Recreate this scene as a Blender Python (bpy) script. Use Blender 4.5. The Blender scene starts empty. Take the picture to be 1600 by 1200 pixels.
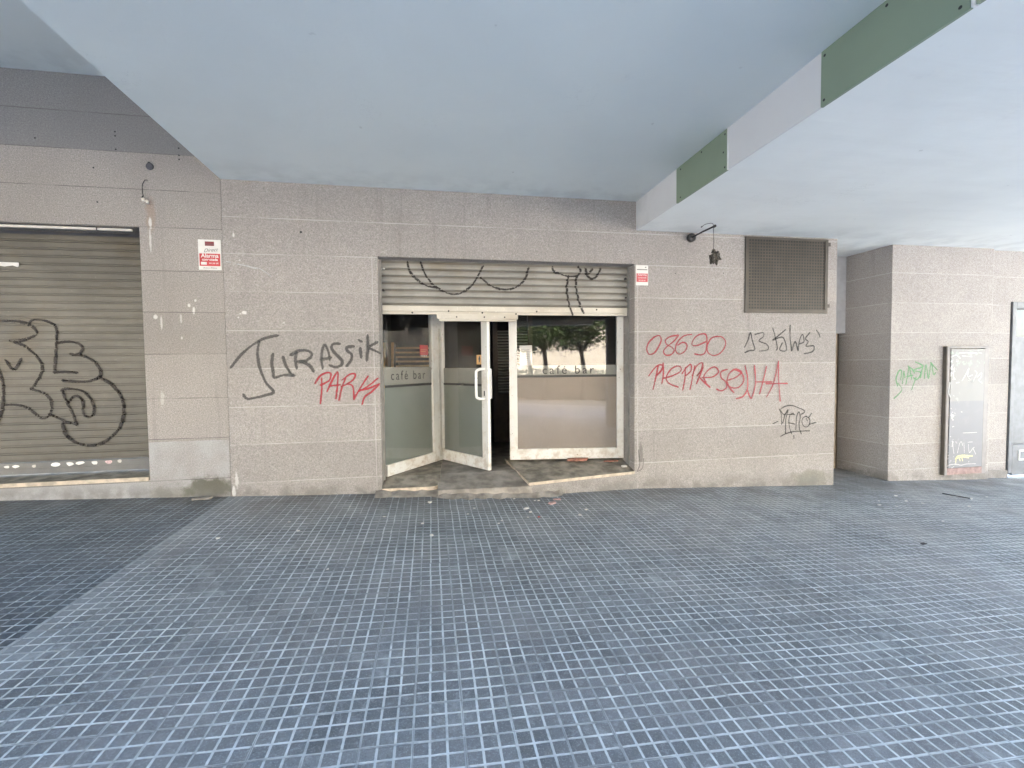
import bpy, bmesh, math, random
from mathutils import Vector, Matrix
random.seed(7)
scene = bpy.context.scene
COL = scene.collection
STROKES={
 'jurassik':[[(-2.045,1.515),(-1.957,1.631),(-1.862,1.722),(-1.752,1.797),(-1.657,1.83),(-1.591,1.844)],[(-1.768,1.772),(-1.787,1.672),(-1.779,1.554),(-1.754,1.453),(-1.711,1.343),(-1.643,1.249),(-1.723,1.217),(-1.817,1.194),(-1.902,1.184),(-1.935,1.222)],[(-1.639,1.646),(-1.65,1.553),(-1.64,1.452),(-1.631,1.401),(-1.543,1.425),(-1.44,1.424)],[(-1.538,1.611),(-1.509,1.518),(-1.456,1.424)],[(-1.405,1.661),(-1.417,1.585),(-1.406,1.5)],[(-1.458,1.639),(-1.393,1.678),(-1.313,1.686),(-1.258,1.66),(-1.259,1.618),(-1.316,1.575),(-1.389,1.564)],[(-1.364,1.571),(-1.277,1.524),(-1.239,1.467)],[(-1.145,1.497),(-1.155,1.583),(-1.144,1.685),(-1.115,1.745),(-1.082,1.668),(-1.07,1.59)],[(-1.155,1.586),(-1.064,1.608)],[(-0.971,1.757),(-1.028,1.753),(-1.05,1.71),(-1.006,1.642),(-0.95,1.581),(-0.952,1.529),(-1.01,1.504),(-1.067,1.522)],[(-0.826,1.727),(-0.886,1.718),(-0.893,1.684),(-0.845,1.64),(-0.851,1.58),(-0.894,1.52)],[(-0.754,1.701),(-0.746,1.614)],[(-0.761,1.791),(-0.742,1.782)],[(-0.673,1.839),(-0.673,1.718),(-0.686,1.579)],[(-0.579,1.77),(-0.665,1.714),(-0.623,1.691),(-0.553,1.656)]],
 'park':[[(-1.16,1.385),(-1.159,1.291),(-1.178,1.119)],[(-1.226,1.335),(-1.175,1.411),(-1.109,1.445),(-1.064,1.436),(-1.079,1.367),(-1.145,1.325),(-1.171,1.315)],[(-1.106,1.247),(-1.054,1.358),(-0.995,1.452),(-0.998,1.322),(-1.018,1.167)],[(-1.08,1.303),(-0.973,1.313)],[(-0.986,1.149),(-0.958,1.27),(-0.914,1.381)],[(-0.947,1.365),(-0.871,1.424),(-0.813,1.427),(-0.831,1.371),(-0.899,1.321),(-0.957,1.296)],[(-0.899,1.321),(-0.841,1.293),(-0.831,1.154)],[(-0.828,1.162),(-0.758,1.283),(-0.68,1.401)],[(-0.579,1.376),(-0.674,1.299),(-0.776,1.24)],[(-0.776,1.249),(-0.675,1.268),(-0.564,1.318)],[(-0.567,1.306),(-0.65,1.229),(-0.719,1.177),(-0.746,1.099)]],
 'scrawl':[[(-1.37,1.363),(-1.353,1.397),(-1.338,1.366)],[(-1.319,1.362),(-1.312,1.393)],[(-1.322,1.376),(-1.299,1.382)],[(-1.286,1.392),(-1.263,1.392),(-1.277,1.361)],[(-1.254,1.361),(-1.241,1.392)]],
 'digits':[[(2.679,1.832),(2.605,1.764),(2.577,1.686),(2.605,1.622),(2.67,1.633),(2.727,1.703),(2.766,1.79),(2.74,1.846),(2.67,1.825)],[(2.992,1.852),(2.887,1.834),(2.821,1.79),(2.84,1.738),(2.907,1.702),(2.936,1.658),(2.888,1.611),(2.822,1.611),(2.797,1.659),(2.84,1.711),(2.926,1.773),(2.987,1.839)],[(3.166,1.861),(3.06,1.839),(2.974,1.755),(2.955,1.667),(3.003,1.619),(3.08,1.657),(3.108,1.728),(3.06,1.764),(2.983,1.729)],[(3.367,1.772),(3.234,1.722),(3.172,1.74),(3.214,1.822),(3.292,1.864),(3.366,1.852),(3.375,1.736),(3.352,1.638),(3.294,1.608),(3.212,1.619)],[(3.518,1.84),(3.43,1.808),(3.381,1.718),(3.391,1.638),(3.47,1.598),(3.559,1.628),(3.618,1.7),(3.632,1.772),(3.578,1.829),(3.492,1.833)]],
 'word':[[(2.605,1.358),(2.671,1.441),(2.733,1.489),(2.784,1.478),(2.76,1.405),(2.714,1.374)],[(2.727,1.479),(2.699,1.353),(2.662,1.195)],[(2.79,1.51),(2.794,1.378),(2.775,1.264)],[(2.709,1.361),(2.794,1.457)],[(2.79,1.325),(2.908,1.353),(3.013,1.401),(3.027,1.454),(2.975,1.473),(2.889,1.429),(2.832,1.333),(2.87,1.262),(2.989,1.215)],[(3.085,1.454),(3.081,1.329),(3.053,1.179)],[(3.042,1.38),(3.1,1.453),(3.158,1.492),(3.162,1.417),(3.097,1.356)],[(3.212,1.47),(3.182,1.328),(3.15,1.186)],[(3.178,1.355),(3.236,1.47),(3.31,1.508),(3.295,1.415),(3.237,1.345),(3.314,1.433),(3.322,1.505)],[(3.237,1.255),(3.285,1.362),(3.324,1.451)],[(3.272,1.335),(3.335,1.272),(3.418,1.206)],[(3.315,1.326),(3.453,1.333),(3.535,1.394),(3.491,1.453),(3.412,1.432),(3.334,1.343),(3.364,1.262)],[(3.655,1.425),(3.571,1.394),(3.572,1.322),(3.636,1.267),(3.645,1.194),(3.573,1.156),(3.513,1.178)],[(3.652,1.284),(3.772,1.322),(3.852,1.387),(3.771,1.424),(3.687,1.374),(3.652,1.275),(3.689,1.193),(3.748,1.134)],[(3.741,1.423),(3.852,1.379),(3.886,1.281),(3.814,1.196),(3.703,1.198),(3.652,1.263)],[(3.902,1.466),(3.938,1.316),(3.936,1.17),(3.876,1.08),(3.785,1.053)],[(3.936,1.161),(3.994,1.055),(4.05,1.241),(4.035,1.465)],[(4.203,1.45),(4.17,1.313),(4.111,1.108)],[(4.058,1.26),(4.285,1.256)],[(4.214,1.069),(4.306,1.237),(4.375,1.513)],[(4.375,1.516),(4.382,1.273),(4.407,1.009)],[(4.202,1.235),(4.505,1.233)]],
 'kilos':[[(3.9,1.702),(3.945,1.789),(3.979,1.883),(4.011,1.771),(4.043,1.671),(3.971,1.658),(3.907,1.633)],[(4.046,1.862),(4.157,1.884),(4.164,1.835),(4.103,1.78),(4.216,1.734),(4.23,1.67),(4.11,1.65)],[(4.296,1.939),(4.329,1.844),(4.366,1.688),(4.352,1.664)],[(4.478,1.921),(4.37,1.84),(4.294,1.792)],[(4.303,1.789),(4.444,1.822),(4.498,1.663),(4.4,1.664),(4.434,1.752)],[(4.546,1.977),(4.548,1.825),(4.576,1.655)],[(4.576,1.655),(4.623,1.77),(4.667,1.659)],[(4.667,1.655),(4.686,1.788),(4.728,1.862),(4.75,1.77),(4.689,1.742)],[(4.834,1.885),(4.771,1.807),(4.814,1.77),(4.783,1.71),(4.895,1.714),(4.885,1.643),(4.759,1.613)],[(4.934,1.915),(4.965,1.881),(4.987,1.829)]],
 'mero':[[(4.408,0.9),(4.436,0.833),(4.444,0.706)],[(4.415,0.895),(4.48,0.83),(4.534,0.892),(4.503,0.766),(4.502,0.582)],[(4.458,0.723),(4.49,0.824),(4.53,0.887)],[(4.617,0.844),(4.564,0.822),(4.547,0.735),(4.567,0.632),(4.592,0.577)],[(4.546,0.721),(4.632,0.703)],[(4.514,0.831),(4.63,0.827)],[(4.649,0.629),(4.663,0.812),(4.696,0.856),(4.715,0.788),(4.698,0.701),(4.708,0.627),(4.732,0.572)],[(4.801,0.802),(4.747,0.773),(4.74,0.714),(4.774,0.665),(4.824,0.664),(4.855,0.71),(4.847,0.769),(4.792,0.799)],[(4.839,0.783),(4.881,0.836)],[(4.423,0.906),(4.496,0.94),(4.587,0.945),(4.686,0.913),(4.762,0.882),(4.772,0.852),(4.729,0.829)],[(4.428,0.553),(4.518,0.587),(4.617,0.605),(4.852,0.608)],[(4.312,0.719),(4.384,0.748)],[(4.857,0.694),(4.942,0.715)],[(4.617,0.554),(4.62,0.519)],[(4.801,0.771),(4.814,0.741)]],
 'green':[[(6.382,1.16),(6.354,1.258),(6.394,1.361),(6.44,1.373),(6.431,1.248)],[(6.462,1.194),(6.479,1.363),(6.498,1.274)],[(6.518,1.184),(6.544,1.309),(6.567,1.412),(6.614,1.251)],[(6.534,1.288),(6.626,1.304)],[(6.668,1.49),(6.795,1.428),(6.639,1.376),(6.763,1.338),(6.707,1.249),(6.642,1.268)],[(6.61,1.394),(6.655,1.34)],[(6.788,1.422),(6.756,1.27)],[(6.821,1.26),(6.846,1.452),(6.891,1.259),(6.932,1.469),(6.976,1.317),(7.009,1.335)],[(6.923,1.478),(7.036,1.374)],[(6.678,1.271),(6.614,1.107)],[(6.381,1.196),(6.447,1.103),(6.323,0.988)],[(6.541,1.434),(6.628,1.379)]],
 'bubble':[[(-4.436,2.015),(-4.273,2.008),(-4.149,2.004),(-4.053,1.985),(-3.979,1.937),(-3.963,1.872),(-4.075,1.815),(-4.186,1.807)],[(-4.186,1.807),(-4.077,1.758),(-3.984,1.668),(-3.926,1.561),(-3.943,1.454),(-4.028,1.316)],[(-4.028,1.316),(-3.903,1.256),(-3.858,1.164),(-3.877,1.049),(-3.956,1.015),(-4.065,1.12),(-4.175,1.156),(-4.265,1.158)],[(-4.322,1.549),(-4.28,1.419),(-4.275,1.272),(-4.295,1.11),(-4.336,0.965)],[(-4.237,1.605),(-4.172,1.515),(-4.105,1.62)],[(-4.011,1.993),(-3.975,2.021),(-3.87,2.01),(-3.785,1.945),(-3.786,1.822),(-3.8,1.658),(-3.815,1.486)],[(-3.815,1.486),(-3.736,1.485),(-3.619,1.478)],[(-3.781,1.781),(-3.68,1.798),(-3.58,1.773),(-3.558,1.715),(-3.599,1.665),(-3.664,1.666)],[(-3.599,1.665),(-3.499,1.623),(-3.429,1.556),(-3.399,1.48),(-3.42,1.422),(-3.509,1.387),(-3.626,1.383),(-3.74,1.397)],[(-3.42,1.422),(-3.319,1.362),(-3.235,1.25),(-3.201,1.114),(-3.225,0.945),(-3.296,0.829),(-3.419,0.732),(-3.537,0.713),(-3.653,0.749),(-3.736,0.828),(-3.761,0.912),(-3.752,0.962),(-3.644,0.942)],[(-3.644,0.942),(-3.656,1.009),(-3.702,1.127),(-3.746,1.261),(-3.751,1.303),(-3.672,1.309),(-3.572,1.283),(-3.496,1.189),(-3.475,1.088),(-3.503,1.018),(-3.554,1.019),(-3.574,1.057),(-3.576,1.174),(-3.617,1.233),(-3.669,1.218),(-3.707,1.161)],[(-3.877,1.049),(-3.758,0.987)]],
 'loops':[[(-0.243,2.682),(-0.215,2.575),(-0.116,2.469),(-0.01,2.416),(0.078,2.404)],[(-0.096,2.686),(-0.048,2.552),(0.045,2.431),(0.153,2.365),(0.262,2.329),(0.373,2.355),(0.485,2.44),(0.557,2.552),(0.617,2.664)],[(0.591,2.525),(0.682,2.451),(0.795,2.404),(0.895,2.392),(1.01,2.429),(1.113,2.523),(1.155,2.651)],[(1.456,2.675),(1.46,2.628),(1.585,2.581),(1.66,2.565),(1.758,2.577),(1.799,2.629),(1.778,2.683)],[(1.645,2.565),(1.626,2.424),(1.643,2.28),(1.672,2.165),(1.695,2.107)],[(1.75,2.57),(1.742,2.44),(1.771,2.296),(1.801,2.195),(1.833,2.129)],[(1.861,2.666),(1.887,2.573),(1.948,2.543),(2.009,2.583),(2.053,2.671)],[(1.902,2.602),(1.951,2.664)]],
 'cabwhite':[[(7.337,1.61),(7.481,1.612),(7.644,1.606)],[(7.689,1.611),(7.723,1.605)],[(7.256,1.381),(7.245,1.318),(7.249,1.264),(7.274,1.244)],[(7.247,1.35),(7.268,1.354)],[(7.4,1.221),(7.459,1.306),(7.511,1.396),(7.495,1.278),(7.58,1.204)],[(7.493,1.269),(7.571,1.295)],[(7.623,1.351),(7.651,1.313),(7.586,1.2)],[(7.662,1.267),(7.733,1.325),(7.728,1.257),(7.686,1.221),(7.746,1.181)],[(7.302,1.189),(7.34,1.195)],[(7.217,1.561),(7.283,1.579),(7.351,1.538)],[(7.394,1.569),(7.55,1.557)],[(7.186,1.193),(7.174,1.058),(7.203,0.994)],[(7.512,1.219),(7.574,1.212)]],
 'cabscratch':[[(7.27,0.338),(7.274,0.264),(7.291,0.186)],[(7.353,0.192),(7.382,0.315),(7.414,0.35),(7.438,0.294)],[(7.46,0.33),(7.473,0.192)],[(7.527,0.336),(7.606,0.338)],[(7.539,0.308),(7.56,0.188),(7.609,0.232),(7.642,0.258)],[(7.62,0.25),(7.674,0.16)],[(7.181,0.008),(7.236,0.028),(7.336,0.028),(7.426,0.012),(7.515,0.024),(7.674,0.021)],[(7.313,0.038),(7.324,0.056)],[(7.548,0.05),(7.559,0.063)],[(7.238,0.776),(7.255,0.773)],[(7.397,0.776),(7.413,0.773)],[(7.443,0.473),(7.68,0.473)]],
 'cabyellow':[[(7.322,0.106),(7.354,0.142),(7.443,0.154),(7.534,0.143),(7.613,0.135)],[(7.344,0.115),(7.444,0.13),(7.546,0.115)],[(7.389,0.113),(7.401,0.08)],[(7.434,0.111),(7.446,0.078)],[(7.333,0.106),(7.324,0.051)]],
 'streak':[[(-2.055,2.602),(-2.018,2.595)],[(-1.958,2.58),(-1.867,2.561),(-1.776,2.535)],[(-1.867,2.566),(-1.798,2.549),(-1.741,2.538),(-1.684,2.503),(-1.633,2.463)]],
}
PAPER_SPOTS=[(-0.034,4.817,2.0),(0.327,4.425,1.0),(0.405,4.599,1.0),(-0.103,4.197,1.3),(0.629,4.212,0.9),(0.589,4.141,1.0),(-0.019,3.913,1.2),(0.868,4.884,1.2),(1.084,4.802,1.0),(1.126,4.808,1.0),(0.94,4.541,2.0),(0.955,4.434,1.4),(0.897,4.286,0.8),(1.544,4.461,1.2),(1.429,4.31,1.2),(4.98,4.342,1.3),(5.141,4.487,0.9),(5.581,4.658,1.4),(5.485,4.452,1.2),(5.596,4.36,1.0),(5.144,4.285,0.8),(5.13,3.797,1.0),(6.056,4.212,1.1),(6.783,4.535,0.8),(-1.715,4.002,1.4),(-1.141,4.117,1.2),(-1.278,4.349,0.9),(-0.74,3.343,0.8),(-0.462,4.416,1.0),(-0.824,4.752,0.8)]

WALL_Y = 5.2

def ground_z(x, y):
    return 0.078 - 0.0394 * x + 0.013 * (y - 5.2)

# ------------------------------------------------------------------ materials
class NT:
    """small helper for node trees"""
    def __init__(self, name):
        self.m = bpy.data.materials.new(name); self.m.use_nodes = True
        self.t = self.m.node_tree; self.t.nodes.clear()
        self.out = self.t.nodes.new('ShaderNodeOutputMaterial')
        self.pos = None
    def n(self, typ, **kw):
        nd = self.t.nodes.new(typ)
        for k, v in kw.items(): setattr(nd, k, v)
        return nd
    def link(self, a, b): self.t.links.new(a, b)
    def setin(self, sock, v):
        if isinstance(v, bpy.types.NodeSocket): self.link(v, sock)
        elif isinstance(v, (tuple, list)) and sock.type == 'RGBA': sock.default_value = (*v, 1) if len(v) == 3 else v
        else: sock.default_value = v
    def P(self):
        if self.pos is None: self.pos = self.n('ShaderNodeNewGeometry').outputs['Position']
        return self.pos
    def xyz(self):
        s = self.n('ShaderNodeSeparateXYZ'); self.link(self.P(), s.inputs[0]); return s.outputs
    def math(self, op, a, b=0.0, c=0.0, clamp=False):
        nd = self.n('ShaderNodeMath', operation=op, use_clamp=clamp)
        self.setin(nd.inputs[0], a); self.setin(nd.inputs[1], b); self.setin(nd.inputs[2], c)
        return nd.outputs[0]
    def rng(self, v, a, b, c=0.0, d=1.0):
        nd = self.n('ShaderNodeMapRange', interpolation_type='SMOOTHSTEP')
        self.setin(nd.inputs[0], v)
        for i, q in enumerate((a, b, c, d)): self.setin(nd.inputs[i + 1], q)
        return nd.outputs[0]
    def noise(self, scale, detail=3.0, rough=.55, vec=None, stretch=None):
        nd = self.n('ShaderNodeTexNoise')
        nd.inputs['Scale'].default_value = scale; nd.inputs['Detail'].default_value = detail; nd.inputs['Roughness'].default_value = rough
        v = vec if vec is not None else self.P()
        if stretch:
            mp = self.n('ShaderNodeMapping'); mp.inputs['Scale'].default_value = stretch; self.link(v, mp.inputs[0]); v = mp.outputs[0]
        self.link(v, nd.inputs['Vector'])
        return nd.outputs[0]
    def mix(self, f, a, b, mode='MIX'):
        nd = self.n('ShaderNodeMix', data_type='RGBA', blend_type=mode)
        self.setin(nd.inputs[0], f); self.setin(nd.inputs[6], a); self.setin(nd.inputs[7], b)
        return nd.outputs[2]
    def ramp(self, f, stops):
        nd = self.n('ShaderNodeValToRGB'); e = nd.color_ramp.elements
        while len(e) < len(stops): e.new(.5)
        for el, (p, c) in zip(e, stops): el.position = p; el.color = (*c, 1)
        self.setin(nd.inputs[0], f); return nd.outputs[0]
    def bump(self, h, strength=.3, dist=.01):
        nd = self.n('ShaderNodeBump'); nd.inputs['Strength'].default_value = strength; nd.inputs['Distance'].default_value = dist
        self.link(h, nd.inputs['Height']); return nd.outputs[0]
    def bsdf(self, col, rough=.7, metal=0.0, spec=.5, normal=None):
        b = self.n('ShaderNodeBsdfPrincipled')
        self.setin(b.inputs['Base Color'], col); self.setin(b.inputs['Roughness'], rough); self.setin(b.inputs['Metallic'], metal)
        self.setin(b.inputs['Specular IOR Level'], spec)
        if normal is not None: self.link(normal, b.inputs['Normal'])
        self.link(b.outputs[0], self.out.inputs[0]); return b
    def box(self, axis, a, b, soft=.01):
        """1 between a and b on an axis"""
        return self.math('MULTIPLY', self.rng(axis, a - soft, a + soft), self.rng(axis, b - soft, b + soft, 1, 0))

def plain(name, col, rough=.6, metal=0.0, var=.12, scale=9.0, spec=.5):
    t = NT(name)
    nz = t.noise(scale, 4)
    f = t.rng(nz, .3, .7)
    c = t.mix(f, tuple(v * (1 - var) for v in col), tuple(min(1, v * (1 + var)) for v in col))
    t.bsdf(c, rough, metal, spec)
    return t.m

def stone(name, joints, light_joint, tone=(1, 1, 1), extra=None, vjoints=(), jw=.0045):
    t = NT(name); x, y, z = t.xyz()
    sp = t.noise(78, 2.5, .75)
    col = t.ramp(sp, [(.28, (.235, .22, .21)), (.43, (.355, .333, .312)), (.56, (.42, .395, .37)), (.72, (.56, .54, .515))])
    fine = t.noise(170, 2, .6)
    col = t.mix(t.rng(fine, .55, .65, 0, .62), col, (.13, .118, .118))
    col = t.mix(t.rng(fine, .32, .43, .42, 0), col, (.72, .69, .66))
    big = t.noise(1.3, 5, .6)
    col = t.mix(t.rng(big, .3, .72, 0, .30), col, (.27, .245, .225))
    streak = t.noise(4, 4, .6, stretch=(1.0, 1.0, .12))
    col = t.mix(t.rng(streak, .55, .8, 0, .16), col, (.20, .19, .18))
    drip = t.noise(9, 3, .6, stretch=(1.0, 1.0, .05))
    col = t.mix(t.math('MULTIPLY', t.rng(drip, .60, .74, 0, .30), t.rng(t.noise(.8, 3), .4, .6, .2, 1)), col, (.17, .16, .15))
    # tone of each course
    jm = None
    cnt = None
    for j in joints:
        d = t.math('COMPARE', z, j, jw)
        jm = d if jm is None else t.math('MAXIMUM', jm, d)
        g = t.math('GREATER_THAN', z, j)
        cnt = g if cnt is None else t.math('ADD', cnt, g)
    for v in vjoints:
        jm = t.math('MAXIMUM', jm, t.math('MULTIPLY', t.math('COMPARE', x, v, jw), t.math('LESS_THAN', z, 2.70 if x is not None and v < 3 else 9)))
    wn = t.n('ShaderNodeTexWhiteNoise', noise_dimensions='1D'); t.link(cnt, wn.inputs['W'])
    fac = t.rng(wn.outputs[0], 0, 1, .94, 1.05)
    vm = t.n('ShaderNodeVectorMath', operation='SCALE'); t.link(col, vm.inputs[0]); t.link(fac, vm.inputs['Scale'])
    col = t.mix(1.0, vm.outputs[0], (*tone, 1), 'MULTIPLY')
    if extra: col = extra(t, col, x, y, z)
    jn = t.math('MULTIPLY', jm, t.rng(t.noise(2.2, 3),   .35, .6, .2, .7))
    col = t.mix(jn, col, light_joint)
    # grime along the foot of the wall
    gz = t.math('ADD', z, t.math('MULTIPLY', x, .0394))
    low = t.math('MULTIPLY', t.rng(gz, .09, .30, 1, 0), t.rng(t.noise(5, 4), .38, .62, .15, .75))
    col = t.mix(low, col, (.17, .16, .145))
    h = t.math('SUBTRACT', t.math('ADD', sp, fine), t.math('MULTIPLY', jm, .8))
    t.bsdf(col, .78, 0, .3, t.bump(h, .35, .004))
    return t.m

def blob(t, x, z, cx, cz, rx, rz, nscale=9):
    dx = t.math('DIVIDE', t.math('SUBTRACT', x, cx), rx); dz = t.math('DIVIDE', t.math('SUBTRACT', z, cz), rz)
    d = t.math('SQRT', t.math('ADD', t.math('MULTIPLY', dx, dx), t.math('MULTIPLY', dz, dz)))
    d = t.math('ADD', d, t.math('MULTIPLY', t.math('SUBTRACT', t.noise(nscale, 5, .65), .5), 1.6))
    return t.rng(d, .5, 1.1, 1, 0)

def splats(t, col, x, z, spots):
    for cx, cz, rx, rz, s in spots:
        col = t.mix(t.math('MULTIPLY', blob(t, x, z, cx, cz, rx, rz, 26), s), col, (.66, .64, .61))
    return col

def left_extra(t, col, x, y, z):
    # upper courses tinted dark to paint in the shade under the high ceiling
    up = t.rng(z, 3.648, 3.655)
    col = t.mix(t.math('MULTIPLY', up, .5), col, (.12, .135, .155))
    # repainted pale patch low on the jamb
    patch = t.math('MULTIPLY', t.box(x, -2.84, -2.095, .01), t.rng(t.math('ADD', z, t.math('MULTIPLY', t.noise(14, 3), .02)), .765, .775, 1, 0))
    col = t.mix(t.math('MULTIPLY', patch, t.rng(t.noise(3, 4), .3, .65, .12, .42)), col, (.47, .49, .51))
    ledge = t.math('MULTIPLY', t.rng(x, -2.83, -2.86), t.rng(z, .36, .35))
    col = t.mix(t.math('MULTIPLY', ledge, .5), col, (.44, .45, .46))
    # damp, green-grey stain at the foot
    col = t.mix(t.math('MULTIPLY', blob(t, x, z, -2.28, .26, .30, .14), .85), col, (.085, .082, .055))
    col = t.mix(t.math('MULTIPLY', blob(t, x, z, -2.6, .2, .35, .12), .4), col, (.15, .15, .11))
    # rust under the hanging wire, paint dribbles
    col = t.mix(t.math('MULTIPLY', blob(t, x, z, -2.74, 3.05, .05, .22), .35), col, (.33, .2, .13))
    return splats(t, col, x, z, [(-2.745, 2.97, .018, .06, .9), (-2.75, 2.8, .012, .13, .7), (-2.73, 2.03, .02, .03, .8), (-2.68, 1.98, .012, .08, .6), (-2.42, 2.15, .016, .02, .9),
                                 (-2.38, 2.10, .014, .05, .9), (-2.36, 2.2, .012, .015, .8), (-2.5, 2.02, .012, .05, .5), (-2.5, 1.82, .01, .02, .6), (-2.7, 1.2, .02, .09, .35)])

def mid_extra(t, col, x, y, z):
    col = t.mix(t.math('MULTIPLY', blob(t, x, z, 4.9, -.03, .35, .14), .55), col, (.15, .15, .11))
    col = t.mix(t.math('MULTIPLY', blob(t, x, z, 2.5, .42, .03, .16), .5), col, (.10, .09, .08))
    return splats(t, col, x, z, [(-1.98, 2.88, .012, .03, .9), (-1.9, 2.08, .028, .022, 1), (-1.96, 2.03, .012, .012, .7), (-1.94, 2.07, .012, .012, .7), (-1.93, 2.62, .012, .012, .6), (-1.52, 1.98, .01, .012, .5),
                                 (-2.03, .33, .02, .1, .6), (-2.06, .2, .02, .07, .9)])

M = {}
M['wall_mid'] = stone('pale_grey_stone', [.296, .70, 1.095, 1.497, 1.893, 2.299, 2.687, 3.061], (.52, .495, .465), tone=(.875, .855, .85), extra=mid_extra, vjoints=(-.612, 2.462))
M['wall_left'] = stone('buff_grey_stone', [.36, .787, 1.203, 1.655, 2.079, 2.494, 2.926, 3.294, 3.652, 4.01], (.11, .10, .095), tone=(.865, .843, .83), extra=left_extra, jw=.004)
M['wall_right'] = stone('light_grey_stone', [-.02, .34, .72, 1.15, 1.53, 1.90, 2.31, 2.72], (.56, .545, .53), tone=(.99, .98, .985), vjoints=(7.985,))
M['plinth'] = stone('plinth_stone', [-3], (.5, .5, .5), tone=(.88, .86, .85))

def paving(name, cell_lo, cell_hi, line_col, faded_edge):
    t = NT(name); x, y, z = t.xyz()
    wob = t.math('MULTIPLY', t.math('SUBTRACT', t.noise(1.7, 2), .5), .012)
    # every 20 cm slab sits a few millimetres off true
    sx0 = t.math('FLOOR', t.math('DIVIDE', t.math('ADD', x, 2.095), .2)); sy0 = t.math('FLOOR', t.math('DIVIDE', t.math('ADD', y, .03), .2))
    cw = t.n('ShaderNodeCombineXYZ'); t.link(sx0, cw.inputs[0]); t.link(sy0, cw.inputs[1])
    wn = t.n('ShaderNodeTexWhiteNoise', noise_dimensions='3D'); t.link(cw.outputs[0], wn.inputs['Vector'])
    sc = t.n('ShaderNodeSeparateColor'); t.link(wn.outputs['Color'], sc.inputs[0])
    gx = t.math('ADD', t.math('ADD', x, 2.095), t.math('MULTIPLY', t.math('SUBTRACT', sc.outputs[0], .5), .004))
    gy = t.math('ADD', t.math('ADD', y, .03), t.math('ADD', wob, t.math('MULTIPLY', t.math('SUBTRACT', sc.outputs[1], .5), .004)))
    cell = .2 / 3
    def grid(g, period):
        f = t.math('FRACT', t.math('DIVIDE', g, period))
        return t.math('MULTIPLY', t.math('MINIMUM', f, t.math('SUBTRACT', 1.0, f)), period)     # metres to the nearest line
    rough_edge = t.math('MULTIPLY', t.math('SUBTRACT', t.noise(60, 2), .5), .0035)
    dx = t.math('ADD', grid(gx, cell), rough_edge); dy = t.math('ADD', grid(gy, cell), rough_edge)
    tx = grid(t.math('ADD', x, 2.095), .2); ty = grid(t.math('ADD', t.math('ADD', y, .03), wob), .2)
    lx = t.rng(dx, .0035, .0066, 1, 0); ly = t.rng(dy, .0035, .0066, 1, 0)
    # tile joints: thinner and dirtier than the moulded grooves
    nj = t.math('MINIMUM', tx, ty)
    # grooves wear away in patches
    wear = t.noise(3.1, 5, .65)
    keep = t.rng(wear, .36, .52, .5, 1.0)
    lines = t.math('MAXIMUM', t.math('MULTIPLY', lx, keep), t.math('MULTIPLY', ly, keep))
    joint = t.rng(nj, .006, .011, 1, 0)
    lines_c = t.math('MULTIPLY', lines, t.math('SUBTRACT', 1.0, t.math('MULTIPLY', joint, t.rng(t.noise(2.3, 4), .4, .6, .1, .62))))
    crack = t.math('MULTIPLY', t.rng(nj, .0008, .0022, 1, 0), t.rng(t.noise(4, 3), .45, .6, 0, .5))
    # cells
    cc = t.n('ShaderNodeCombineXYZ'); t.link(t.math('FLOOR', t.math('DIVIDE', gx, cell)), cc.inputs[0]); t.link(t.math('FLOOR', t.math('DIVIDE', gy, cell)), cc.inputs[1])
    wc = t.n('ShaderNodeTexWhiteNoise', noise_dimensions='3D'); t.link(cc.outputs[0], wc.inputs['Vector'])
    tone = t.math('ADD', t.math('MULTIPLY', wc.outputs['Value'], .34), t.math('MULTIPLY', sc.outputs[2], .38))
    tone = t.math('ADD', tone, t.math('MULTIPLY', t.rng(t.noise(1.1, 6, .62), .3, .7), .28))
    col = t.mix(tone, cell_lo, cell_hi)
    mott = t.noise(34, 4, .65)
    col = t.mix(t.rng(mott, .5, .72, 0, .5), col, tuple(c * 1.5 for c in cell_hi))
    col = t.mix(t.rng(mott, .28, .42, .45, 0), col, tuple(c * .6 for c in cell_lo))
    tint = t.rng(t.noise(.55, 4, .6), .42, .6)
    col = t.mix(t.math('MULTIPLY', tint, .35), col, (cell_hi[0] * 1.05, cell_hi[1] * .93, cell_hi[2] * .92))
    col = t.mix(t.rng(t.noise(140, 2, .7), .52, .7, 0, .35), col, tuple(c * 1.9 for c in cell_hi))
    col = t.mix(t.rng(t.noise(220, 2, .7), .55, .7, 0, .4), col, tuple(c * .35 for c in cell_lo))
    # pale scuffed patches that also bury the grooves
    dust = t.math('MULTIPLY', t.rng(t.noise(4.2, 7, .72), .53, .70), t.rng(t.noise(.8, 3), .38, .6, .25, 1))
    if faded_edge:
        fe = t.math('MULTIPLY', t.rng(x, -2.1, -1.78, 1, 0), t.rng(t.noise(2, 3), .3, .55, .3, .8))
        col = t.mix(t.math('MULTIPLY', fe, .6), col, tuple(c * 1.45 for c in cell_hi))
    lc = t.mix(t.rng(t.noise(11, 3), .35, .65), line_col, tuple(c * .72 for c in line_col))
    col = t.mix(lines_c, col, lc)
    col = t.mix(t.math('MULTIPLY', dust, .62), col, tuple(c * .68 for c in line_col))
    col = t.mix(crack, col, tuple(c * .35 for c in cell_lo))
    gv = t.n('ShaderNodeTexVoronoi'); gv.inputs['Scale'].default_value = 2.1; t.link(t.P(), gv.inputs['Vector'])
    gs = t.n('ShaderNodeSeparateColor'); t.link(gv.outputs['Color'], gs.inputs[0])
    gr = t.math('MULTIPLY', t.math('SUBTRACT', gs.outputs[0], .35), .075)
    gum = t.math('MULTIPLY', t.math('LESS_THAN', t.math('ADD', gv.outputs['Distance'], t.math('MULTIPLY', rough_edge, 3.0)), gr), .6)
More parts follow.
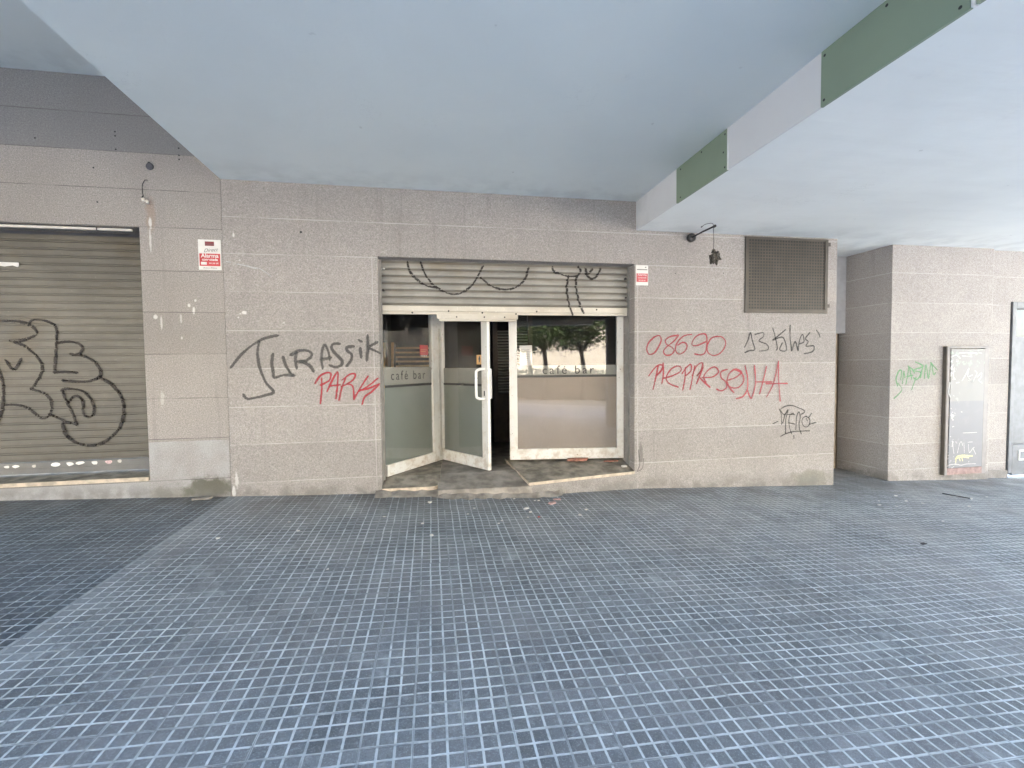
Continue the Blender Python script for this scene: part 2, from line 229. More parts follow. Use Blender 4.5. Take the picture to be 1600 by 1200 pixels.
    col = t.mix(gum, col, t.mix(t.math('GREATER_THAN', gs.outputs[1], .45), tuple(c * .8 for c in cell_lo), tuple(c * .62 for c in line_col)))
    stain = t.math('MULTIPLY', t.rng(t.noise(1.45, 6, .7), .56, .70, 0, .45), t.rng(t.noise(.5, 2), .45, .6))
    col = t.mix(stain, col, tuple(c * .75 for c in cell_lo))
    # dirt gathered along the foot of the wall
    dirt = t.math('MULTIPLY', t.rng(y, 4.3, 5.15), t.rng(t.noise(2.5, 4), .35, .65, .1, .55))
    col = t.mix(dirt, col, (.095, .085, .075))
    h = t.math('SUBTRACT', t.math('MULTIPLY', t.noise(90, 3), .25), lines)
    rg = t.rng(t.noise(1.9, 4), .35, .65, .42, .62)
    t.bsdf(col, rg, 0, .5, t.bump(h, .5, .004))
    return t.m
M['paving'] = paving('grooved_paving', (.094, .106, .115), (.215, .238, .254), (.575, .625, .65), True)
M['paving_dark'] = paving('darker_grooved_paving', (.054, .065, .075), (.126, .149, .168), (.41, .47, .51), False)

def plaster(name, col, streaks=False):
    t = NT(name); x, y, z = t.xyz()
    c = t.mix(t.rng(t.noise(.9, 5), .3, .7), tuple(v * .93 for v in col), col)
    c = t.mix(t.rng(t.noise(2.6, 6, .68), .64, .78, 0, .22), c, tuple(v * .6 for v in col))
    c = t.mix(t.math('MULTIPLY', t.rng(t.noise(7, 3, .5), .74, .79), .35), c, tuple(v * .45 for v in col))
    vo = t.n('ShaderNodeTexVoronoi'); vo.inputs['Scale'].default_value = 2.3; t.link(t.P(), vo.inputs['Vector'])
    c = t.mix(t.math('MULTIPLY', t.rng(vo.outputs['Distance'], .012, .035, 1, 0), .55), c, tuple(v * .4 for v in col))
    scr = t.noise(1.7, 6, .7)
    c = t.mix(t.math('MULTIPLY', t.rng(t.math('ABSOLUTE', t.math('SUBTRACT', scr, .5)), .0, .004, 1, 0), t.rng(t.noise(.6, 2), .55, .65, 0, .35)), c, tuple(v * .55 for v in col))
    c = t.mix(t.rng(t.noise(.45, 4, .6), .45, .7, 0, .16), c, (col[0] * .86, col[1] * .82, col[2] * .76))
    # darker and patchy towards the wall
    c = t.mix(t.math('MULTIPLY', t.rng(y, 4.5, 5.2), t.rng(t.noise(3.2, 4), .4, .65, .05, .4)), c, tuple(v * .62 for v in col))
    h = t.math('ADD', t.noise(2.2, 4), t.math('MULTIPLY', t.noise(50, 3), .06))
    if streaks:
        s = t.noise(3, 3, .5, stretch=(.35, 2.2, 1))
        c = t.mix(t.rng(s, .48, .7, 0, .13), c, tuple(v * .8 for v in col))
        h = t.math('ADD', h, s)
    t.bsdf(c, .72, 0, .35, t.bump(h, .35, .02))
    return t.m
M['ceiling'] = plaster('grey_painted_plaster', (.79, .845, .84))
M['ceiling_light'] = plaster('white_painted_plaster', (.87, .90, .885), True)
M['fascia'] = plaster('fascia_plaster', (.74, .735, .73))
M['green'] = plain('green_board', (.25, .31, .225), .7, 0, .04, 2)
M['screw'] = plain('dark_screw', (.02, .02, .02), .5)
M['alu'] = plain('cream_lacquered_metal', (.72, .695, .63), .38, 0, .06, 6)
def frame_mat():
    t = NT('dirty_cream_frame'); x, y, z = t.xyz()
    c = t.mix(t.rng(t.noise(4, 5, .65), .5, .72, 0, .5), (.69, .675, .635), (.46, .38, .28))
    low = t.math('MULTIPLY', t.rng(z, .75, .25), t.rng(t.noise(9, 5, .7), .42, .66))
    c = t.mix(t.math('MULTIPLY', low, .6), c, (.36, .26, .16))
    c = t.mix(t.rng(t.noise(35, 3, .6), .67, .72, 0, .75), c, (.16, .09, .05))
    t.bsdf(c, .36, 0, .5); return t.m
M['frame'] = frame_mat()
M['white'] = plain('white_paint', (.80, .79, .76), .4, 0, .05)
M['marble'] = plain('worn_marble_sill', (.25, .225, .185), .75, 0, .4, 7, .2)
M['marble_edge'] = plain('worn_marble_edge', (.50, .42, .32), .55, 0, .25, 12)
M['concrete'] = plain('dirty_concrete', (.26, .235, .205), .8, 0, .35, 6)
def slat_mat(name, a, b, grime):
    t = NT(name); x, y, z = t.xyz()
    c = t.mix(t.rng(t.noise(2.2, 5, .6), .32, .68), a, b)
    c = t.mix(t.rng(t.noise(5, 4, .6, stretch=(.25, 1, 1)), .5, .75, 0, .45), c, grime)
    c = t.mix(t.rng(t.noise(55, 3, .6), .64, .72, 0, .4), c, tuple(min(1, v * 1.7) for v in b))
    rust = t.math('MULTIPLY', t.rng(t.noise(1.6, 4), .55, .7), .35)
    c = t.mix(rust, c, (grime[0] * 1.25, grime[1] * 1.05, grime[2] * .7))
    t.bsdf(c, .45, .15, .5, t.bump(t.noise(3, 3, stretch=(1, 1, 8)), .08, .02)); return t.m
M['slat_left'] = slat_mat('grey_steel_slats', (.084, .078, .064), (.115, .107, .088), (.062, .051, .033))
M['slat_mid'] = slat_mat('pale_steel_slats', (.245, .235, .21), (.335, .32, .285), (.17, .15, .115))
M['hinge_mid'] = slat_mat('shaded_hinge_band', (.15, .14, .12), (.21, .195, .165), (.10, .085, .06))  # shade of the recessed bands painted as a darker slat colour
M['hinge_left'] = slat_mat('shaded_hinge_groove', (.045, .04, .032), (.065, .058, .045), (.035, .03, .02))  # groove shade on the left shutter, also put into the colour
M['slat_rail'] = slat_mat('shutter_rail', (.52, .48, .41), (.62, .58, .50), (.36, .29, .20))
M['slat_dark'] = slat_mat('dark_shutter_rail', (.13, .13, .128), (.18, .178, .17), (.10, .09, .075))
M['guide'] = plain('shutter_guide', (.26, .25, .23), .5, .2)
M['guide_pale'] = plain('pale_guide', (.55, .52, .47), .5, .1)
M['guide_stone'] = plain('dusty_guide', (.30, .28, .26), .7, 0, .15)
M['soffit'] = plain('dark_soffit', (.07, .07, .08), .8)

def glass_mat():
    t = NT('window_glass')
    nrm = t.bump(t.noise(1.3, 2), .04, .02)
    lw = t.n('ShaderNodeLayerWeight'); lw.inputs['Blend'].default_value = .5
    fres = t.math('ADD', .085, t.math('MULTIPLY', t.math('POWER', lw.outputs['Facing'], 5.0), .9))
    tr = t.n('ShaderNodeBsdfTransparent'); tr.inputs[0].default_value = (.86, .85, .84, 1)
    gl = t.n('ShaderNodeBsdfGlossy'); gl.inputs['Roughness'].default_value = .015; t.link(nrm, gl.inputs['Normal'])
    mx = t.n('ShaderNodeMixShader'); t.link(fres, mx.inputs[0]); t.link(tr.outputs[0], mx.inputs[1]); t.link(gl.outputs[0], mx.inputs[2])
    df = t.n('ShaderNodeBsdfDiffuse'); df.inputs[0].default_value = (.5, .48, .44, 1)      # film of dust
    mx2 = t.n('ShaderNodeMixShader'); t.link(t.rng(t.noise(3, 4), .35, .7, .01, .045), mx2.inputs[0])
    t.link(mx.outputs[0], mx2.inputs[1]); t.link(df.outputs[0], mx2.inputs[2]); t.link(mx2.outputs[0], t.out.inputs[0])
    return t.m
M['glass'] = glass_mat()
def film(name, col):
    t = NT(name); x, y, z = t.xyz()
    c = t.mix(t.rng(t.noise(1.6, 4), .3, .7), tuple(v * .88 for v in col), col)
    c = t.mix(t.rng(t.noise(6, 4, .6, stretch=(1, 1, .3)), .55, .75, 0, .15), c, tuple(v * .7 for v in col))
    t.bsdf(c, .32, 0, .5); return t.m
M['film'] = film('frosted_film', (.235, .262, .235))
M['film_reflect'] = film('frosted_film_reflect', (.385, .325, .275))  # warm reflected light tinted into the right window's film colour
M['film_band'] = film('frosted_band', (.30, .305, .275))
M['letter'] = plain('clear_letter', (.035, .035, .033), .3)
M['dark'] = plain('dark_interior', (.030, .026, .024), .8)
M['dark_wood'] = plain('dark_wood', (.045, .028, .018), .5, 0, .3, 14)
M['timber'] = plain('light_timber', (.66, .44, .23), .5, 0, .2, 14)
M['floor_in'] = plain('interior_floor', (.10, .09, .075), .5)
M['red'] = plain('sign_red', (.50, .035, .04), .45, 0, .08)
M['red_dark'] = plain('sign_dark_red', (.20, .03, .035), .45, 0, .08)
M['sign_white'] = plain('sign_white', (.72, .70, .66), .5, 0, .05)
M['sticker_pink'] = plain('faded_pink_sticker', (.55, .40, .40), .6, 0, .3, 60)
M['ink'] = plain('sign_ink', (.10, .09, .09), .6)
M['fade_red'] = plain('faded_red', (.55, .10, .11), .5, 0, .12, 40)
M['orange'] = plain('orange_sticker', (.74, .45, .20), .5, 0, .05)
M['vent'] = plain('brown_grey_steel', (.068, .059, .048), .5, .3, .14, 5)
M['iron'] = plain('rusty_iron', (.045, .042, .042), .6, .3, .3, 40)
M['nest'] = plain('corroded_lamp', (.075, .066, .052), .9, 0, .6, 60)
M['brass'] = plain('old_connector', (.85, .78, .68), .5)
M['paper'] = plain('paper_scrap', (.66, .64, .60), .8, 0, .06)
M['brick'] = plain('broken_brick', (.30, .14, .10), .9, 0, .35, 30)
M['pink'] = plain('pink_wrapper', (.50, .33, .30), .8, 0, .25, 30)
M['redbit'] = plain('red_bit', (.50, .08, .07), .6)
M['stick'] = plain('dark_stick', (.035, .033, .035), .7)
def cabinet_mat():
    t = NT('grey_painted_cabinet'); x, y, z = t.xyz()
    upper = t.rng(z, .92, .935)
    c = t.mix(upper, (.20, .20, .215), (.245, .24, .232))
    top = t.rng(z, 1.22, 1.24)
    c = t.mix(t.math('MULTIPLY', top, .8), c, (.23, .22, .212))
    c = t.mix(t.rng(t.noise(6, 5, .65), .5, .7, 0, .35), c, (.26, .255, .27))
    c = t.mix(t.math('MULTIPLY', t.rng(z, 1.3, 1.5), t.rng(t.noise(14, 4, .6), .55, .62, 0, .5)), c, (.36, .45, .37))
    c = t.mix(t.math('MULTIPLY', t.rng(x, 7.4, 7.2), t.rng(t.noise(16, 3, .6), .58, .64, 0, .75)), c, (.68, .66, .64))
    t.bsdf(c, .5, 0, .5); return t.m
M['cabinet'] = cabinet_mat()
M['cabinet_side'] = plain('cabinet_side', (.10, .085, .07), .6)
M['cabinet_frame'] = plain('cabinet_frame', (.27, .25, .24), .55, 0, .1)
M['cabinet_red'] = plain('cabinet_red_band', (.30, .20, .185), .6, 0, .3, 12)
M['recess'] = plain('recess_plaster', (.50, .50, .51), .8, 0, .08)
M['brown_door'] = plain('brown_door', (.10, .07, .045), .5)
M['door_alu'] = plain('pale_blue_grey_metal', (.15, .158, .17), .5, .1, .15)
M['asphalt'] = plain('pale_street_paving', (.46, .455, .445), .85, 0, .12, 2)
M['tar'] = plain('asphalt', (.05, .05, .052), .9, 0, .2, 3)
M['facade'] = plain('cream_render', (.76, .67, .54), .85, 0, .05, 1.5)
M['facade_trim'] = plain('facade_trim', (.50, .44, .36), .85)
M['facade_glass'] = plain('facade_window', (.05, .06, .07), .2)
M['bark'] = plain('bark', (.10, .075, .055), .9, 0, .3, 12)
M['pillar'] = plain('pillar_stone', (.22, .20, .185), .8)
def leaf_mat():
    t = NT('leaf_green')
    oi = t.noise(2.5, 2)
    c = t.mix(t.rng(oi, .3, .7), (.035, .06, .018), (.085, .13, .035))
    t.bsdf(c, .6, 0, .3); return t.m
M['leaf'] = leaf_mat()

def spray(name, col, strength=.95, soft=.30):
    t = NT(name)
    uv = t.n('ShaderNodeUVMap'); s = t.n('ShaderNodeSeparateXYZ'); t.link(uv.outputs[0], s.inputs[0])
    e = t.math('SUBTRACT', 1.0, t.math('ABSOLUTE', t.math('SUBTRACT', t.math('MULTIPLY', s.outputs[1], 2.0), 1.0)))
    e = t.math('MINIMUM', e, t.math('MULTIPLY', s.outputs[2], 1.0)) if False else e
    nz = t.noise(75, 3, .7)
    e2 = t.math('ADD', e, t.math('MULTIPLY', t.math('SUBTRACT', nz, .5), .9))
    a = t.rng(e2, .08, .08 + soft + .2)
    a = t.math('MULTIPLY', a, t.rng(t.noise(7, 3), .3, .55, strength * .78, strength))
    gr = t.math('MULTIPLY', t.rng(t.noise(150, 2, .7), .36, .46, .55, 1.0), a)
    b = t.n('ShaderNodeBsdfPrincipled'); b.inputs['Base Color'].default_value = (*col, 1); b.inputs['Roughness'].default_value = .6
    tr = t.n('ShaderNodeBsdfTransparent'); mx = t.n('ShaderNodeMixShader')
    t.link(gr, mx.inputs[0]); t.link(tr.outputs[0], mx.inputs[1]); t.link(b.outputs[0], mx.inputs[2]); t.link(mx.outputs[0], t.out.inputs[0])
    return t.m
M['spray_grey'] = spray('grey_spray', (.075, .07, .065), .88)
M['spray_red'] = spray('red_spray', (.40, .025, .04), .92)
M['spray_red_thin'] = spray('thin_red_spray', (.38, .035, .05), .86)
M['spray_black'] = spray('black_spray', (.045, .04, .036), .85)
M['spray_faint'] = spray('faint_spray', (.14, .12, .11), .5)
M['spray_green'] = spray('green_spray', (.10, .33, .12), .75)
M['spray_dark'] = spray('brown_black_spray', (.022, .016, .014), .96)
M['spray_white'] = spray('white_marks', (.62, .61, .60), .8)
M['spray_yellow'] = spray('yellow_marks', (.72, .70, .40), .85)

# ------------------------------------------------------------------ builders
def link(o): COL.objects.link(o); return o
def tag(o, label=None, cat=None, group=None, kind=None):
    if label: o['label'] = label
    if cat: o['category'] = cat
    if group: o['group'] = group
    if kind: o['kind'] = kind
    return o
def root(name, loc, label, cat, group=None):
    o = bpy.data.objects.new(name, None); o.empty_display_size = .1; o.location = loc; link(o)
    return tag(o, label, cat, group)
def origin(o):
    v = Vector((0, 0, 0))
    while o is not None: v += o.location; o = o.parent
    return v

class MB:
    """collects world-space shapes and links them as one mesh object"""
    def __init__(self): self.bm = bmesh.new(); self.mats = []
    def mi(self, m):
        if m not in self.mats: self.mats.append(m)
        return self.mats.index(m)
    def hexa(self, c, m):
        """8 corners: bottom loop then top loop"""
        v = [self.bm.verts.new(p) for p in c]; i = self.mi(m)
        for f in ((0, 3, 2, 1), (4, 5, 6, 7), (0, 1, 5, 4), (1, 2, 6, 5), (2, 3, 7, 6), (3, 0, 4, 7)):
            self.bm.faces.new([v[k] for k in f]).material_index = i
    def box(self, x0, x1, y0, y1, z0, z1, m):
        self.hexa([(x0, y0, z0), (x1, y0, z0), (x1, y1, z0), (x0, y1, z0), (x0, y0, z1), (x1, y0, z1), (x1, y1, z1), (x0, y1, z1)], m); return self
    def prism(self, pts, vec, m):
        """polygon of 3-D points swept along vec"""
        i = self.mi(m); vec = Vector(vec)
        a = [self.bm.verts.new(p) for p in pts]; b = [self.bm.verts.new(Vector(p) + vec) for p in pts]
        n = len(pts)
        self.bm.faces.new(a).material_index = i; self.bm.faces.new(b[::-1]).material_index = i
        for k in range(n): self.bm.faces.new((a[k], b[k], b[(k + 1) % n], a[(k + 1) % n])).material_index = i
        return self
    def quad(self, pts, m):
        f = self.bm.faces.new([self.bm.verts.new(p) for p in pts]); f.material_index = self.mi(m); return self
    def tube(self, pts, r, m, seg=8, cap=True):
        pts = [Vector(p) for p in pts]; rs = r if isinstance(r, (list, tuple)) else [r] * len(pts); rings = []
        i = self.mi(m)
        for k, p in enumerate(pts):
            d = (pts[min(k + 1, len(pts) - 1)] - pts[max(k - 1, 0)]).normalized()
            a = d.cross(Vector((0, 0, 1)));
            if a.length < .01: a = d.cross(Vector((1, 0, 0)))
            a.normalize(); b = d.cross(a)
            rings.append([self.bm.verts.new(p + (a * math.cos(2 * math.pi * s / seg) + b * math.sin(2 * math.pi * s / seg)) * rs[k]) for s in range(seg)])
        for k in range(len(rings) - 1):
            for s in range(seg):
                f = self.bm.faces.new((rings[k][s], rings[k][(s + 1) % seg], rings[k + 1][(s + 1) % seg], rings[k + 1][s])); f.material_index = i; f.smooth = True
        if cap:
            self.bm.faces.new(rings[0][::-1]).material_index = i; self.bm.faces.new(rings[-1]).material_index = i
        return self
    def build(self, name, parent=None, bevel=0.0, loc=None):
        bmesh.ops.recalc_face_normals(self.bm, faces=self.bm.faces)
        me = bpy.data.meshes.new(name)
        off = origin(parent) if parent else Vector(loc or (0, 0, 0))
        bmesh.ops.translate(self.bm, verts=self.bm.verts, vec=-off)
        self.bm.to_mesh(me); self.bm.free()
        for m in self.mats: me.materials.append(m)
        o = bpy.data.objects.new(name, me); link(o)
        if parent: o.parent = parent
        elif loc: o.location = loc
        if bevel:
            b = o.modifiers.new('bevel', 'BEVEL'); b.width = bevel; b.segments = 2; b.limit_method = 'ANGLE'; b.angle_limit = math.radians(40)
        return o

def smooth_path(pts, step):
    out = []
    P = [Vector(p) for p in pts]
    if len(P) == 2:
        n = max(2, int((P[1] - P[0]).length / step))
        return [P[0].lerp(P[1], k / n) for k in range(n + 1)]
    for k in range(len(P) - 1):
        p0 = P[max(k - 1, 0)]; p1 = P[k]; p2 = P[k + 1]; p3 = P[min(k + 2, len(P) - 1)]
        n = max(2, int((p2 - p1).length / step))
        for q in range(n):
            t = q / n
            out.append(.5 * ((2 * p1) + (p2 - p0) * t + (2 * p0 - 5 * p1 + 4 * p2 - p3) * t * t + (3 * p1 - p0 - 3 * p2 + p3) * t ** 3))
    out.append(P[-1]); return out

def graffiti(name, key, surf, width, mat, parent, label=None, step=.012, gap=.0006, only=None):
    """painted strokes lying on a surface; surf(x, z) gives its y"""
    verts, faces, uvs = [], [], []
    rnd = random.Random(len(key) * 37 + (only or 0))
    for si, st in enumerate([STROKES[key][only]] if only is not None else STROKES[key]):
        pts = smooth_path([(p[0], p[1]) for p in st], step)
        ends = width * .45
        d0 = (pts[0] - pts[1]).normalized(); d1 = (pts[-1] - pts[-2]).normalized()
        pts = [pts[0] + d0 * ends] + pts + [pts[-1] + d1 * ends]
        w0 = width * rnd.uniform(.88, 1.12); base = len(verts); L = 0.0; ph = rnd.uniform(0, 6)
        n = len(pts)
        for k, p in enumerate(pts):
            d = (pts[min(k + 1, n - 1)] - pts[max(k - 1, 0)]); d = d.normalized() if d.length > 1e-6 else Vector((1, 0))
            nr = Vector((-d.y, d.x)); w = w0 * (1 + .14 * math.sin(L * 17 + ph)) * .5
            if k in (0, n - 1): w *= .35
            if k: L += (p - pts[k - 1]).length
            for s in (-1, 0, 1):
                q = p + nr * (w * s)
                verts.append((q.x, surf(q.x, q.y) - .0012 - gap * si, q.y)); uvs.append((L, .5 + .5 * s))
        for k in range(n - 1):
            a = base + k * 3
            for s in (0, 1): faces.append((a + s, a + s + 1, a + s + 4, a + s + 3))
    off = origin(parent)
    me = bpy.data.meshes.new(name)
    me.from_pydata([(v[0] - off.x, v[1] - off.y, v[2] - off.z) for v in verts], [], faces)
    uvl = me.uv_layers.new(name='UVMap')
    for lp in me.loops: uvl.data[lp.index].uv = uvs[lp.vertex_index]
    me.materials.append(mat)
    o = bpy.data.objects.new(name, me); link(o); o.parent = parent
    if label: o['label'] = label
    return o

def text_mesh(body, size, extrude=0.0, shear=0.0, spacing=1.0, offset=0.0):
    cu = bpy.data.curves.new('lettering', 'FONT'); cu.body = body; cu.size = size; cu.shear = shear; cu.space_character = spacing; cu.extrude = extrude; cu.offset = offset
    cu.align_x = 'CENTER'; cu.align_y = 'CENTER'
    o = bpy.data.objects.new('lettering', cu); link(o)
    dg = bpy.context.evaluated_depsgraph_get()
    me = bpy.data.meshes.new_from_object(o.evaluated_get(dg)); bpy.data.objects.remove(o); bpy.data.curves.remove(cu)
    return me
def place_text(name, body, size, mat, parent, fn, xscale=1.0, **kw):
    """fn(u, v) -> world point of the flat text"""
    me = text_mesh(body, size, **kw); off = origin(parent)
    for v in me.vertices: v.co = Vector(fn(v.co.x * xscale, v.co.y)) - off
    me.materials.clear(); me.materials.append(mat)
    o = bpy.data.objects.new(name, me); link(o); o.parent = parent; return o

# ------------------------------------------------------------------ ground
def sheet(name, poly, mat, lift=0.0, kind='structure', sub=1):
    b = MB(); b.quad([(x, y, ground_z(x, y) + lift) for x, y in poly], mat)
    o = b.build(name); return tag(o, kind=kind)
sheet('ground', [(-140, -140), (140, -140), (140, 140), (-140, 140)], M['asphalt'], -.16)
def thick(name, x0, x1, y0, y1, mat, lift=0.0, t=.2):
    b = MB(); c = [(x0, y0), (x1, y0), (x1, y1), (x0, y1)]
    b.hexa([(x, y, ground_z(x, y) + lift - t) for x, y in c] + [(x, y, ground_z(x, y) + lift) for x, y in c], mat)
    return tag(b.build(name), kind='structure')
sheet('road', [(-60, -16.5), (60, -16.5), (60, -9.8), (-60, -9.8)], M['tar'], -.14)
thick('pavement', -2.088, 26, -2.6, 6.6, M['paving'])
thick('pavement_left', -20, -2.108, -2.6, 6.6, M['paving_dark'])
M['strip'] = plain('pale_seam', (.33, .36, .38), .7, 0, .2, 9)
thick('pavement_seam', -2.108, -2.088, -2.6, 5.19, M['strip'], .002)

# ------------------------------------------------------------------ walls
def wall_root(name, loc, label): return root(name, loc, label, 'wall')
# middle wall round the shopfront
w = wall_root('stone_wall', (1.5, 5.2, 0), 'speckled grey stone wall round the cafe entrance, sprayed with black and red writing')
b = MB()
X0, X1, ZT = -2.085, 5.235, 3.46
b.prism([(X0, 5.2, -.6), (-.555, 5.2, -.6), (-.555, 5.2, 2.70), (2.42, 5.2, 2.70), (2.42, 5.2, -.6), (X1, 5.2, -.6), (X1, 5.2, ZT), (X0, 5.2, ZT)], (0, .36, 0), M['wall_mid'])
b.build('stone_facing', w, .004)
flat = lambda x, z: 5.2
graffiti('graffiti', 'jurassik', flat, .043, M['spray_grey'], w, 'dark grey sprayed word in large uneven capitals left of the entrance')
graffiti('graffiti', 'park', flat, .026, M['spray_red'], w, 'red sprayed word under the grey one')
graffiti('graffiti', 'scrawl', flat, .006, M['spray_faint'], w, 'tiny faint pen scrawl')
graffiti('graffiti', 'digits', flat, .026, M['spray_red_thin'], w, 'red sprayed number 08690')
graffiti('graffiti', 'word', flat, .026, M['spray_red_thin'], w, 'long red sprayed word under the number')
graffiti('graffiti', 'kilos', flat, .022, M['spray_black'], w, 'thin black sprayed tag beginning with 13')
graffiti('graffiti', 'mero', flat, .019, M['spray_black'], w, 'small black tag with a roof line and an underline')
graffiti('paint_streak', 'streak', flat, .016, M['spray_white'], w, 'white paint splash line')
b = MB()
for x, z in ((-1.326, 2.93), (3.6, 2.62), (3.0, 1.64), (2.95, 2.6)): b.tube([(x, 5.1985, z), (x, 5.21, z)], .012 if x < -1 else .006, M['screw'], 10)
b.build('drill_holes', w)

# left wall with the shuttered opening
w = wall_root('stone_wall', (-5, 5.2, 0), 'buff stone wall round the closed grey shutter at the left, damp stain at its foot')
b = MB()
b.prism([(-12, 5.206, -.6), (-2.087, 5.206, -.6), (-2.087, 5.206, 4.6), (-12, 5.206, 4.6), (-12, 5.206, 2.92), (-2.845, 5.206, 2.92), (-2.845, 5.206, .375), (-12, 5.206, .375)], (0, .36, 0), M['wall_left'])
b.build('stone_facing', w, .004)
b = MB()
for x, z in ((-3.02, 3.84), (-3.02, 3.80), (-2.46, 3.72), (-2.46, 3.65), (-2.46, 3.61), (-3.02, 3.67), (-3.7, 3.73), (-3.22, 3.48), (-3.2, 3.15), (-2.4, 3.9)): b.tube([(x, 5.2045, z), (x, 5.22, z)], .008, M['screw'], 8)
b.build('drill_holes', w)
w_left = w
# pier and far right wall
w = wall_root('stone_pier', (7.1, 5.34, 0), 'projecting pale stone pier carrying the metal cabinet and a green tag')
b = MB(); b.box(6.255, 7.99, 5.34, 7.2, -.8, 3.12, M['wall_right']); b.build('stone_facing', w, .006)
graffiti('graffiti', 'green', lambda x, z: 5.34, .026, M['spray_green'], w, 'green sprayed tag')
w = wall_root('stone_wall', (9, 5.42, 0), 'pale stone wall at the far right round the blue-grey door')
b = MB()
b.prism([(7.991, 5.42, -.9), (8.44, 5.42, -.9), (8.44, 5.42, 2.36), (9.75, 5.42, 2.36), (9.75, 5.42, -.9), (13.5, 5.42, -.9), (13.5, 5.42, 3.12), (7.991, 5.42, 3.12)], (0, .36, 0), M['wall_right'])
b.build('stone_facing', w, .004)
b = MB(); b.prism([(7.992, 5.395, -.35), (8.44, 5.395, -.35), (8.44, 5.395, -.145), (7.992, 5.395, -.12)], (0, .024, 0), M['plinth']); b.build('skirting', w)
# recess between wall and pier
w = wall_root('recess_wall', (5.75, 6.05, 0), 'shaded strip of plain wall at the back of the recess beside the pier')
b = MB(); b.box(5.24, 6.254, 6.05, 6.25, 1.94, 3.12, M['recess']); b.build('lintel_panel', w)
b = MB(); b.box(5.24, 6.254, 6.16, 6.25, -.5, 1.939, M['brown_door']); b.build('door_panel', w)
b = MB(); b.box(6.13, 6.165, 6.10, 6.159, -.2, 1.939, M['marble_edge']); b.build('door_frame', w)
b = MB(); b.box(5.236, 5.36, 5.561, 6.049, -.5, 3.12, M['recess']); b.build('side_wall', w)

# ------------------------------------------------------------------ ceilings and the building above
def ceil(name, label, x0, x1, y0, y1, z0, z1, mat):
    b = MB(); b.box(x0, x1, y0, y1, z0, z1, mat)
    o = b.build(name, loc=(x0, y0, z0)); return tag(o, label, 'ceiling')
FRONT = -1.1
ceil('ceiling_slab', 'broad blue-grey plaster ceiling over the cafe entrance, between the two level changes', -2.085, 2.455, FRONT, 5.6, 3.436, 4.6, M['ceiling'])
ceil('ceiling_slab', 'higher ceiling at the upper left above the closed shutter', -12, -2.086, FRONT, 5.6, 4.365, 4.6, M['ceiling'])
r = root('ceiling_slab', (2.44, FRONT, 3.1), 'lower white ceiling at the right whose edge carries green boards', 'ceiling')
b = MB(); b.box(2.456, 13.5, FRONT, 7.2, 3.10, 4.6, M['ceiling_light']); b.build('ceiling_soffit', r)
for y0, y1 in ((4.285, 5.2), (2.565, 3.470), (FRONT, -1.2)):
    b = MB(); b.box(2.44, 2.4555, y0, y1, 3.101, 3.436, M['fascia']); b.build('plaster_fascia', r)
def board(y0, y1):
    b = MB(); b.box(2.436, 2.4555, y0 + .004, y1 - .004, 3.097, 3.4355, M['green'])
    g = b.build('green_board', r, .002)
    b = MB(); n = max(2, int((y1 - y0) / .28))
    for k in range(n + 1):
        y = y0 + .04 + (y1 - y0 - .08) * k / n + random.uniform(-.05, .05)
        y = min(max(y, y0 + .03), y1 - .03)
        for z in ((3.40, 3.13) if k in (0, n) else (random.choice((3.405, 3.128)),)):
            b.tube([(2.4345, y, z), (2.4365, y, z)], .0085, M['screw'], 8)
    for z in (3.26,): b.tube([(2.4345, y0 + .05, z), (2.4365, y0 + .05, z)], .008, M['screw'], 8)
    b.build('screw_heads', g)
board(3.484, 4.285); board(1.745, 2.565); board(-1.2, 1.73)
for y in (3.470, 1.73):
    b = MB(); b.box(2.434, 2.4555, y, y + .0138, 3.096, 3.4352, M['white']); b.build('cover_strip', r)

bm = MB()
bm.box(-12, 13.5, FRONT, 14, 4.601, 13, M['facade'])
r = root('apartment_block', (6, 5, 4.6), 'upper floors of the building resting on the arcade', 'building')
bm.build('upper_floors', r)
b = MB(); b.box(-12, -2.086, FRONT - .35, FRONT - .001, 3.55, 4.6, M['facade']); b.box(-2.085, 2.455, FRONT - .35, FRONT - .001, 2.6, 4.6, M['facade']); b.box(2.456, 13.5, FRONT - .35, FRONT - .001, 2.72, 4.6, M['facade']); b.build('edge_beam', r)
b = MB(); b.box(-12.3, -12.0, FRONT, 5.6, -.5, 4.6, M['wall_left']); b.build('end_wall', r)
for i, x in enumerate((-7.2, 2.78, 12.5)):
    b = MB(); b.box(x, x + .7, FRONT, FRONT + .7, -1.2, 3.10 if x > 2.4 else 4.365, M['pillar'])
    tag(b.build('pillar', loc=(x, FRONT, 0)), ('square stone pillar at the left end of the arcade front', 'square stone pillar at the arcade front facing the wide cafe window', 'square stone pillar at the right end of the arcade front')[i], 'pillar', 'pillars along the arcade front')

